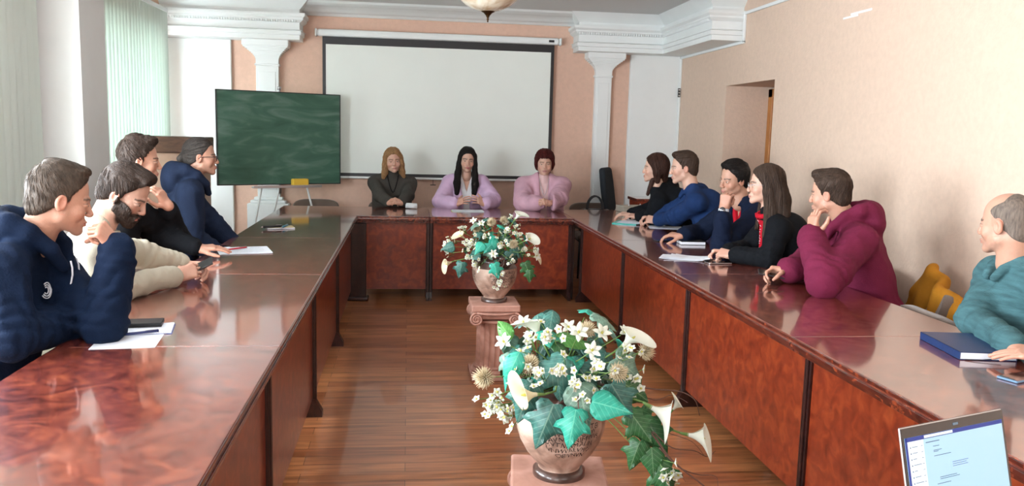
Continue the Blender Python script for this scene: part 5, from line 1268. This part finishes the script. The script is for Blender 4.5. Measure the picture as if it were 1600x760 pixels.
def urn(cx, cy, rz, label, text=True):
    r_ = empty('flower_urn', (cx, cy, .48), rz, label, 'urn', None)
    k0 = 12
    b = MB(); b.lathe(UP[:k0], n=56); b.build('urn_body', M['urn'], r_, ang=60)
    b = MB(); b.lathe(UP[k0-1:], n=56); b.build('urn_neck', M['urn_dark'], r_, ang=60)
    b = MB(); b.lathe([(.060, -.0), (.0815, .0), (.0815, .018), (.068, .026), (.060, .026)], n=48); b.build('foot_ring', M['urn_dark'], r_, ang=60)
    for a0 in (0, R(90), R(180), R(270)):
        b = MB(); dr = V3(math.cos(a0-R(90)), math.sin(a0-R(90)), 0); tg = V3(-dr[1], dr[0], 0)
        for s in (-1, 1):
            c = dr*.130+tg*s*.020*0+V3(0, 0, .262); pts = []
            for k in range(30):
                t = k/29*3.6*math.pi; rr = .030*(1-.8*k/29); pts.append(c+tg*s*.026+tg*s*rr*math.sin(t)*-1+V3(0, 0, 1)*rr*math.cos(t))
            b.tube(pts, [.0085*(1-.4*k/29) for k in range(30)], 7)
        b.tube([dr*.125+tg*-.03+V3(0, 0, .285), dr*.134+V3(0, 0, .290), dr*.125+tg*.03+V3(0, 0, .285)], .010, 8)
        b.build('scroll_handle', M['urn_dark'], r_, smooth=True)
    if text:
        prof_z = np.array([p[1] for p in UP[5:13]]); prof_r = np.array([p[0] for p in UP[5:13]])
        rows = ['OBVSLOCANTEI', 'BINWVTVAGAW', 'TAVNMENIMWVS', 'MVTNINMALIN', 'VNWVALVMO', 'OBIVNVN']
        MM = [MB(), MB(), MB()]
        for ri, t_ in enumerate(rows*1):
            cv = bpy.data.curves.new('t', 'FONT'); cv.body = t_; cv.size = .0225; cv.extrude = 0; cv.space_character = 1.02; to = bpy.data.objects.new('t', cv); me = to.to_mesh()
            z0 = .190-ri*.0185; vv = np.array([v_.co[:] for v_ in me.vertices]); 
            if len(vv) == 0: continue
            wid = vv[:, 0].max(); rs = random.Random(ri)
            for rep in range(3):
                a_off = R(-90)+rep*R(120)-wid/2/.135+rs.uniform(-.05, .05); vs = []
                for x_, y_, _ in vv:
                    z_ = z0+y_*.95+.0022*math.sin(x_*70+ri*2)+.0012*math.sin(x_*420+y_*200+ri); rr = np.interp(z_, prof_z, prof_r)+.0008; a_ = a_off+(x_+y_*.25*math.sin(x_*90+ri)+.0012*math.sin(y_*380+x_*300))/.135; vs.append((rr*math.cos(a_), rr*math.sin(a_), z_))
                MM[rep].add(vs, [tuple(p.vertices) for p in me.polygons])
            to.to_mesh_clear(); bpy.data.objects.remove(to); bpy.data.curves.remove(cv)
        for q_ in MM: q_.build('inscription', M['letter'], r_)
    return r_
# foliage and flower prototypes (meshes shared by the copies)
def leafmat(name, c, v, tr=.25): return mat(name, c, .45, var=v, vscale=22, trans=tr, bump=.5, bscale=60)
def leafmat(name, c, v, tr=.25):
    m = mat(name, c, .42, var=v, vscale=7, trans=tr); N = m.node_tree.nodes; L = m.node_tree.links; b = N['Principled BSDF']
    src = b.inputs['Base Color'].links[0].from_socket; tc = N.new('ShaderNodeTexCoord'); sp = N.new('ShaderNodeSeparateXYZ'); L.new(tc.outputs['Object'], sp.inputs[0])
    def mth(op, a, b_=None):
        n = N.new('ShaderNodeMath'); n.operation = op
        for i, x in enumerate((a, b_)):
            if x is None: continue
            if isinstance(x, (int, float)): n.inputs[i].default_value = x
            else: L.new(x, n.inputs[i])
        return n.outputs[0]
    ax = mth('ABSOLUTE', sp.outputs[0]); ph = mth('SUBTRACT', sp.outputs[1], mth('MULTIPLY', ax, .9)); sv = mth('ABSOLUTE', mth('SINE', mth('MULTIPLY', ph, 21.)))
    side = mth('LESS_THAN', sv, .13); mid = mth('LESS_THAN', ax, .014); w_ = mth('MULTIPLY', mth('MAXIMUM', side, mid), .55)
    mx = N.new('ShaderNodeMix'); mx.data_type = 'RGBA'; L.new(w_, mx.inputs[0]); L.new(src, mx.inputs[6]); mx.inputs[7].default_value = (min(1, c[0]*1.5+.18), min(1, c[1]*1.4+.2), min(1, c[2]*1.4+.14), 1)
    L.new(mx.outputs[2], b.inputs['Base Color']); return m
LM = [leafmat('leaf_blue_green', (.045, .16, .13), .5), leafmat('leaf_dusty_green', (.16, .28, .21), .5), leafmat('leaf_bright_teal', (.04, .42, .30), .25, .35), leafmat('leaf_deep_green', (.03, .12, .035), .4), leafmat('leaf_fresh_green', (.09, .30, .06), .3)]
M['petal'] = mat('white_petal', (.78, .80, .70), .5, trans=.3); M['ivory'] = mat('ivory_petal', (.74, .66, .46), .5, trans=.3, var=.1, vscale=20); M['spike'] = mat('straw_spikes', (.62, .52, .34), .7, trans=.2)
M['stamen'] = mat('yellow_green_stamen', (.45, .42, .08), .6); M['twig'] = mat('brown_twig', (.10, .045, .03), .6); M['stemg'] = mat('green_stem', (.12, .22, .05), .6)
def ivy_mesh(name, pts, fold, curl, m):
    """leaf outline (half) mirrored, fanned from the midrib in three rings, with thickness"""
    half = pts; out = half+[(-x, y) for x, y in half[-2:0:-1]] ; n = len(out); vs = []; fs = []
    def Z(x, y): return -fold*abs(x)*1.0+(-curl)*(y-.1)**2*1.0+.012*math.sin(x*16)*math.sin(y*12)
    rings = [1.0, .62, .3]
    for th in (0, .004):
        for k in rings:
            for x, y in out: xx = x*k; yy = .28+(y-.28)*k; vs.append((xx, yy, Z(xx, yy)-th))
        vs.append((0, .28, Z(0, .28)-th))
    m_ = 3*n+1
    for s, rev in ((0, 0), (m_, 1)):
        for r_ in range(2):
            for k in range(n):
                k2 = (k+1) % n; f = (s+r_*n+k, s+r_*n+k2, s+(r_+1)*n+k2, s+(r_+1)*n+k); fs.append(f[::-1] if rev else f)
        for k in range(n):
            k2 = (k+1) % n; f = (s+2*n+k, s+2*n+k2, s+3*n); fs.append(f[::-1] if rev else f)
    for k in range(n): k2 = (k+1) % n; fs.append((k, k+m_, k2+m_, k2))
    me = bpy.data.meshes.new(name); me.from_pydata(vs, [], fs); me.materials.append(m); me.polygons.foreach_set('use_smooth', [True]*len(me.polygons)); return me
IV = [(0, 0), (.14, -.06), (.30, -.02), (.36, .12), (.26, .26), (.44, .36), (.50, .52), (.30, .54), (.20, .66), (.12, .84), (0, 1.02)]
OV = [(0, 0), (.12, .03), (.26, .16), (.34, .34), (.34, .50), (.26, .68), (.14, .86), (0, 1.0)]
HB = [(0, 0), (.10, -.03), (.28, .02), (.40, .18), (.40, .34), (.30, .52), (.22, .62), (.12, .80), (0, 1.05)]
LEAF = [[ivy_mesh('leaf', sh, f_, c_, m) for sh, f_, c_ in ((IV, .35, .3), (OV, .25, .5), (HB, .15, .15))] for m in LM]
def finish(b, name, mats, smooth=True):
    o = b.build(name, mats, smooth=smooth); me = o.data; bpy.data.objects.remove(o); return me
def petal(b, T, L_, w_, curl, n=6, mi=0):
    vs = []; m_ = 3
    for th in (0, .0006):
        for i in range(n+1):
            t = i/n; ww = w_*math.sin(math.pi*min(1, t*.85+.12))**.8*(1 if t < .98 else .25); y = L_*t; z = curl*t*t
            for j in (-1, 0, 1): vs.append(T@Vector((j*ww, y*math.cos(curl*0), z+.25*ww*abs(j)-th)))
    fs = []; M1 = (n+1)*3
    for s in (0, M1):
        for i in range(n):
            for j in (0, 1): a = s+i*3+j; f = (a, a+1, a+4, a+3); fs.append(f if s == 0 else f[::-1])
    for i in range(n):
        a = i*3; fs.append((a, a+3, a+3+M1, a+M1)); a = i*3+2; fs.append((a, a+M1, a+3+M1, a+3))
    b.add(vs, fs, mi)
b = MB()
for k in range(6): petal(b, Matrix.Rotation(k*math.pi/3, 4, 'Z') @ Matrix.Rotation(R(24 if k % 2 else 36), 4, 'X'), .045, .012, -.010)
for k in range(5): b.tube([(0, 0, 0), (.005*math.cos(k*1.26), .005*math.sin(k*1.26), .016)], [.0008, .0014], 5, mi=1)
b.lathe([(.002, -.02), (.006, -.004), (.007, .004), (.002, .006)], n=8, mi=1)
ME_LILY = finish(b, 'white_lily', [M['petal'], M['stamen']])
b = MB(); rs = random.Random(5)
for f_ in range(9):
    c = Vector((rs.uniform(-.026, .026), rs.uniform(-.026, .026), rs.uniform(-.004, .03))); T0 = Matrix.Translation(c) @ Matrix.Rotation(rs.uniform(-.9, .9), 4, 'X') @ Matrix.Rotation(rs.uniform(-.9, .9), 4, 'Y')
    for k in range(5): petal(b, T0 @ Matrix.Rotation(k*2*math.pi/5, 4, 'Z') @ Matrix.Rotation(R(25), 4, 'X'), .0125, .0050, -.001, n=3)
    v, f2 = sphere_arr(V3(T0@Vector((0, 0, .003))), (.003, .003, .003), nu=6, nv=4); b.add([tuple(a) for a in v], [tuple(a) for a in f2], 1)
    b.tube([c, (c.x*.3, c.y*.3, -.03)], .0009, 4, mi=2)
ME_SPRIG = finish(b, 'blossom_sprig', [M['petal'], M['stamen'], M['stemg']])
b = MB(); rs = random.Random(8)
for k in range(150):
    a = k*2.39996; z = 1-1.55*(k+.5)/150; r_ = math.sqrt(max(0, 1-z*z)); d_ = V3(r_*math.cos(a), r_*math.sin(a), z); L_ = .036*rs.uniform(.8, 1.1); q = d_*L_; q[2] += .004
    b.tube([d_*.006, d_*L_*.6, q], [.0022, .0018, .0004], 4)
v, f2 = sphere_arr((0, 0, 0), (.012, .012, .012), nu=10, nv=6); b.add([tuple(a) for a in v], [tuple(a) for a in f2]); b.lathe([(.004, -.03), (.012, -.018), (.014, -.006), (.008, 0)], n=10)
ME_THIS = finish(b, 'spiky_thistle', [M['spike']])
def calla_mesh(m, name):
    b = MB(); nu, nv = 28, 12; vs = []
    for th in (0, 1):
        for j in range(nv+1):
            t = j/nv
            for i in range(nu+1):
                a = -math.pi*.98+2*math.pi*.98*i/nu; f_ = (1+math.cos(a))/2          # f_=1 at the long tip
                r_ = .007+.040*t**1.7*(1+.25*f_**3)+.0+.004*(i/nu)*t; z = .085*t**.85*(.62+.42*f_**1.2)+.0*t; out = .018*f_**3*max(0, t-.6)/.4
                r2 = r_+out-.0008*th; vs.append((r2*math.cos(a), r2*math.sin(a), z-.004*th*(1-t)-.010*max(0, t-.85)/.15*(1-f_)))
    M1 = (nu+1)*(nv+1); fs = []
    for s in (0, M1):
        for j in range(nv):
            for i in range(nu): a = s+j*(nu+1)+i; f_ = (a, a+1, a+nu+2, a+nu+1); fs.append(f_ if s == 0 else f_[::-1])
    for i in range(nu): a = nv*(nu+1)+i; fs.append((a, a+1, a+1+M1, a+M1))
    b.add(vs, fs, 0); b.lathe([(.004, -.03), (.006, -.008), (.0075, .006), (.003, .01)], n=10, mi=1)
    return finish(b, name, [m, M['stemg']])
ME_CALLA = [calla_mesh(M['petal'], 'calla_lily'), calla_mesh(M['ivory'], 'calla_lily')]
b = MB(); b.lathe([(.003, .0), (.0045, .01), (.0045, .045), (.002, .055), (0, .056)], n=10); ME_SPAD = finish(b, 'spadix', [M['stamen']])
def orient(d_, roll=0, tip=None):
    z = nrm(d_); x = nrm(np.cross(V3(0, 0, 1) if abs(z[2]) < .95 else V3(0, 1, 0), z)); y = np.cross(z, x)
    if tip is not None: x = nrm(np.array(tip)-z*np.dot(tip, z)); y = np.cross(z, x)
    Mx = Matrix([[x[i], y[i], z[i]] for i in range(3)]).to_4x4(); return Mx @ Matrix.Rotation(roll, 4, 'Z')
def put(me, name, root, p, Mx, s):
    o = bpy.data.objects.new(name, me); COL.objects.link(o); o.parent = root; o.matrix_local = Matrix.Translation(Vector(tuple(float(c) for c in p))) @ Mx @ Matrix.Scale(s, 4); return o
def arrangement(cx, cy, label, seed, rx, rz_up, callas, thist, lilies, sprigs, nleaf, trail, drop, extra_leaves=(), bias=(0, 0)):
    base = V3(cx, cy, .48+.29); rs = random.Random(seed)
    root = empty('flower_arrangement', base, 0, label, 'flowers', None); K = V3(cx, cy, .84)-base; w = lambda p: np.array(p)-base
    # leaves over a rounded, slightly drooping mass
    m_ = MB()
    def stem(p, col=0): 
        q = np.array(p); mid = q*.5+V3(0, 0, .02); m_.tube([V3(0, 0, -.06), V3(0, 0, .0)+q*.12, mid, q], [.0022, .002, .0018, .0015], 5)
    for k in range(nleaf):
        u = rs.random(); a = rs.uniform(0, 2*math.pi); el = math.asin(-.38+1.32*u) if -.38+1.32*u < 1 else 1.4
        sh = rs.uniform(.55, 1.0); d_ = V3(math.cos(a)*math.cos(el), math.sin(a)*math.cos(el), math.sin(el)); p = V3(d_[0]*rx+bias[0]*.3, d_[1]*rx*.9, .05+d_[2]*(rz_up if d_[2] > 0 else drop))*sh
        mi = rs.choices((0, 1, 2, 3, 4), (.42, .24, .16, .12, .06))[0]; sz = rs.uniform(.050, .096)*(1 if sh > .75 else .9)
        nn = nrm(d_*1.0+V3(rs.uniform(-.5, .5), rs.uniform(-.5, .5), .35+rs.uniform(-.3, .3))); tipd = V3(d_[0], d_[1], -.45+rs.uniform(-.4, .4))+V3(rs.uniform(-.8, .8), rs.uniform(-.8, .8), 0)
        y = nrm(tipd-nn*np.dot(tipd, nn)); x = np.cross(y, nn); Mx = Matrix([[x[i], y[i], nn[i]] for i in range(3)]).to_4x4()
        put(LEAF[mi][rs.choices((0, 1, 2), (.45, .2, .35))[0]], 'leaf', root, p-y*sz*.3, Mx, sz)
        if k % 3 == 0: stem(p*.9)
    for P_, n_, sz, mi, sh_ in extra_leaves:
        nn = nrm(n_[0]); y = nrm(np.array(n_[1])-nn*np.dot(n_[1], nn)); x = np.cross(y, nn); put(LEAF[mi][sh_], 'leaf', root, w(P_), Matrix([[x[i], y[i], nn[i]] for i in range(3)]).to_4x4(), sz)
    for p, d_, tip_, s_, im in callas:
        p = w(p); d_ = nrm(d_); o = put(ME_CALLA[im], 'calla_lily', root, p, orient(d_, 0, tip_), s_); sp_ = bpy.data.objects.new('spadix', ME_SPAD); COL.objects.link(sp_); sp_.parent = o
        st = MB(); q = p-d_*.03*s_; st.tube([V3(0, 0, -.03), V3(0, 0, .03)+q*.25, q*.75-d_*.02, q], [.0035, .0035, .003, .003], 7); st.build('flower_stem', M['stemg'], root, smooth=True)
    for p in thist: q = w(p); put(ME_THIS, 'spiky_thistle', root, q, orient(nrm(q-V3(0, 0, .0))+V3(0, -.2, .1), rs.uniform(0, 6)), rs.uniform(.78, .95)); stem(q*.95)
    for p in lilies: q = w(p); put(ME_LILY, 'white_lily', root, q, orient(nrm(q)+V3(0, -.5, .2), rs.uniform(0, 6)), rs.uniform(.58, .74)); stem(q*.95)
    for p in sprigs: q = w(p); put(ME_SPRIG, 'blossom_sprig', root, q, orient(nrm(q)+V3(0, -.3, .2), rs.uniform(0, 6)), rs.uniform(.9, 1.25)); stem(q*.95)
    for t_ in trail:
        pts = [w(p) for p in t_[0]]; tb = MB()
        P2 = []
        for i in range(len(pts)-1):
            for k in range(6):
                t = k/6; p0 = pts[max(i-1, 0)]; p1 = pts[i]; p2 = pts[i+1]; p3 = pts[min(i+2, len(pts)-1)]
                P2.append(.5*((2*p1)+(-p0+p2)*t+(2*p0-5*p1+4*p2-p3)*t*t+(-p0+3*p1-3*p2+p3)*t**3))
        P2.append(pts[-1]); tb.tube(P2, list(np.linspace(t_[1], t_[1]*.4, len(P2))), 6); tb.build('curly_twig', M['twig'], root, smooth=True)
    m_.build('stems', M['stemg'], root, smooth=True)
    return root
def ray_n(p): return nrm(V3(0, 0, CH)-np.array(p))
nb0 = at(798, 709, z=.48); nb1 = at(941, 713, z=.48); na = math.atan2(nb1[1]-nb0[1], nb1[0]-nb0[0]); NC = (nb0+nb1)/2+.15*V3(math.sin(na), -math.cos(na), 0)
fb0 = at(733, 463, z=.48); fb1 = at(803, 463, z=.48); FC = (fb0+fb1)/2+V3(0, -.15, 0)
pedestal(NC[0], NC[1], na, 'pink sandstone pedestal under the nearest inscribed urn, bottom centre')
pedestal(FC[0], FC[1], 0, 'pink sandstone ionic pedestal with fluted column under the farther urn')
urn(NC[0], NC[1], R(4), 'inscribed clay urn holding the nearest flowers, bottom centre')
urn(FC[0], FC[1], R(20), 'weathered clay urn on the farther pedestal between the table rows')
print('urns', NC, FC)
dn = NC[1]+.0
def pn(x, y, dd=0): return at(x, y, d=dn+dd)
RI, UPV, CAMV = basis(V3(NC[0], NC[1], .8))
n_call = [(pn(838, 617, -.30), RI*-.75+CAMV*.50-UPV*.05, -RI*.2+UPV*1., .82, 1), (pn(842, 524, .02), -RI*.45+UPV*.75-CAMV*.1, -RI+UPV*.2, .78, 0),
          (pn(974, 540, -.02), RI*.70+UPV*.60+CAMV*.18, RI*.9-UPV*.3, .82, 0), (pn(1018, 637, -.10), RI*.8-UPV*.45+CAMV*.1, RI*.3-UPV*1., .95, 0),
          (pn(1076, 680, -.05), RI*.85-UPV*.15+CAMV*.2, RI*.5-UPV*1., .85, 0), (pn(1052, 640, .0), RI*.5+UPV*.8, -RI, .45, 0)]
n_th = [pn(757, 590, -.10), pn(828, 570, -.20), pn(966, 583, -.22), pn(918, 516, -.02), pn(1008, 550, .0), pn(878, 540, .1)]
n_li = [pn(925, 548, -.20), pn(904, 520, -.12), pn(940, 521, -.05), pn(975, 520, .02), pn(788, 535, -.04), pn(818, 505, .05), pn(888, 512, .0)]
n_sp = [pn(x, y, z) for x, y, z in ((850, 595, -.27), (910, 610, -.27), (925, 628, -.26), (905, 640, -.24), (770, 620, -.12), (775, 645, -.14), (805, 655, -.18), (795, 630, -.15), (835, 545, -.12), (865, 520, -.1), (980, 560, -.1), (990, 600, -.05), (815, 590, -.2), (935, 590, -.26), (1038, 748, -.1), (1045, 730, -.1), (890, 575, -.25))]
def L_(x, y, z, n_, t_, s, m, sh): return (pn(x, y, z), (n_, t_), s, m, sh)
n_ex = [L_(925, 628, -.30, CAMV+UPV*.5, RI*.9-UPV*.25, .105, 2, 2), L_(812, 550, -.22, CAMV+UPV*.2, -RI*.35+UPV*-.9, .085, 2, 1), L_(900, 640, -.31, CAMV+UPV*.2, -RI*.15-UPV, .10, 2, 0), L_(865, 632, -.30, CAMV, -RI*.35-UPV, .125, 0, 0),
        L_(985, 645, -.12, CAMV+UPV*.2, RI*.5-UPV*.7, .10, 3, 0), L_(1000, 640, -.08, CAMV+RI*.3, RI*.3-UPV, .12, 3, 0), L_(1012, 660, -.08, CAMV, RI*.5-UPV*.8, .11, 3, 0), L_(1000, 690, -.1, CAMV-RI*.2, -RI*.3-UPV, .09, 3, 0), L_(1018, 700, -.1, CAMV, UPV*-1+RI*.1, .09, 3, 2), L_(1030, 720, -.1, CAMV+UPV*.2, RI*.3-UPV, .11, 3, 0),
        L_(1040, 735, -.1, CAMV+RI*.3, -RI*.3-UPV, .08, 3, 0), L_(962, 560, -.1, CAMV+RI*.5, RI*.8-UPV*.5, .12, 1, 0), L_(975, 600, -.1, CAMV+RI*.5, RI*.8-UPV*.4, .11, 3, 0), L_(905, 600, -.27, CAMV+UPV*.2, RI*.2-UPV, .12, 1, 2), L_(830, 600, -.26, CAMV, -RI*.3-UPV, .11, 0, 0), L_(885, 560, -.22, CAMV+UPV*.6, -RI*.4-UPV*.6, .12, 0, 0),
        L_(865, 525, 0, CAMV*.5+UPV, RI+UPV*.1, .11, 4, 1), L_(800, 530, 0, CAMV, -RI*.5+UPV*.6, .07, 4, 1), L_(955, 600, -.2, CAMV, RI*.5-UPV*.8, .11, 0, 0)]
tw = lambda *pts: [pn(x, y, z) for x, y, z in pts]
n_tr = [(tw((940, 600, 0), (985, 640, -.05), (1020, 680, -.1), (1050, 720, -.1), (1090, 752, -.1), (1120, 775, -.1)), .0042), (tw((960, 590, 0), (1010, 607, .1), (1060, 612, .12), (1085, 625, .1), (1093, 650, .1)), .0026), (tw((970, 600, 0), (1020, 625, .1), (1050, 618, .1), (1075, 630, .05)), .0018),
        (tw((1020, 675, -.1), (1050, 700, -.1), (1085, 705, -.05), (1105, 714, 0), (1118, 705, 0)), .0022), (tw((1030, 700, -.1), (1060, 730, -.1), (1090, 742, -.08), (1118, 745, -.05), (1122, 765, -.05)), .002), (tw((1000, 650, -.1), (1040, 675, 0), (1080, 690, 0), (1100, 712, 0)), .0018), (tw((860, 560, .1), (838, 520, .1), (855, 510, .1), (850, 495, .1)), .0015), (tw((903, 620, -.28), (905, 650, -.31), (912, 670, -.31), (907, 698, -.30)), .0018)]
arrangement(NC[0], NC[1], 'large silk flower arrangement of ivy, callas and thistles in the nearest urn', 11, .215, .215, n_call, n_th, n_li, n_sp, 80, n_tr, .09, n_ex)
df = FC[1]
def pf(x, y, dd=0): return at(x, y, d=df+dd)
RI, UPV, CAMV = basis(V3(FC[0], FC[1], .8))
f_call = [(pf(806, 342, 0), RI*.6+UPV*.7+CAMV*.2, RI*.8, .72, 0), (pf(822, 376, -.1), RI*.6+UPV*.3+CAMV*.5, RI-UPV*.5, .75, 0), (pf(705, 410, -.08), -RI*.8-UPV*.35+CAMV*.4, -RI*.3-UPV, .72, 1), (pf(725, 372, -.05), -RI*.7+UPV*.5+CAMV*.3, -RI*.8, .65, 1), (pf(834, 402, 0), RI*.8-UPV*.1+CAMV*.2, RI-UPV, .55, 1)]
f_th = [pf(768, 348, -.05), pf(787, 345, 0), pf(802, 382, -.2), pf(745, 358, 0)]
f_li = [pf(740, 346, -.05), pf(771, 397, -.25), pf(752, 350, -.05), pf(838, 400, -.05)]
f_sp = [pf(x, y, z) for x, y, z in ((709, 375, 0), (704, 395, 0), (738, 400, -.2), (791, 368, -.1), (808, 360, 0), (762, 368, -.1), (815, 395, -.15), (778, 430, -.24), (780, 448, -.2), (750, 415, -.2), (795, 405, -.2), (760, 350, 0), (812, 375, -.05), (830, 388, 0), (728, 385, -.1), (785, 378, -.2), (800, 345, .1), (722, 362, 0), (745, 380, -.15), (790, 352, .1), (700, 385, .05))]
def Lf(x, y, z, n_, t_, s, m, sh): return (pf(x, y, z), (n_, t_), s, m, sh)
f_ex = [Lf(772, 412, -.28, CAMV, RI*.3-UPV, .095, 2, 0), Lf(755, 380, -.2, CAMV+UPV*.4, -RI*.3-UPV*.5, .085, 2, 2), Lf(722, 410, -.12, CAMV, -RI*.2-UPV, .10, 0, 0), Lf(820, 410, -.1, CAMV, RI*.4-UPV, .10, 3, 0), Lf(828, 422, -.1, CAMV, -UPV, .08, 3, 0), Lf(710, 385, -.08, CAMV, -RI-UPV*.3, .085, 0, 2)]
tf = lambda *pts: [pf(x, y, z) for x, y, z in pts]
arrangement(FC[0], FC[1], 'silk flower arrangement of ivy and callas in the farther urn', 23, .225, .22, f_call, f_th, f_li, f_sp, 80, [(tf((740, 390, 0), (715, 378, 0), (700, 380, 0), (692, 392, 0)), .0025), (tf((800, 390, 0), (825, 405, 0), (832, 425, 0), (826, 438, 0)), .0025), (tf((790, 400, -.2), (782, 430, -.25), (778, 455, -.2)), .0015)], .10, f_ex)
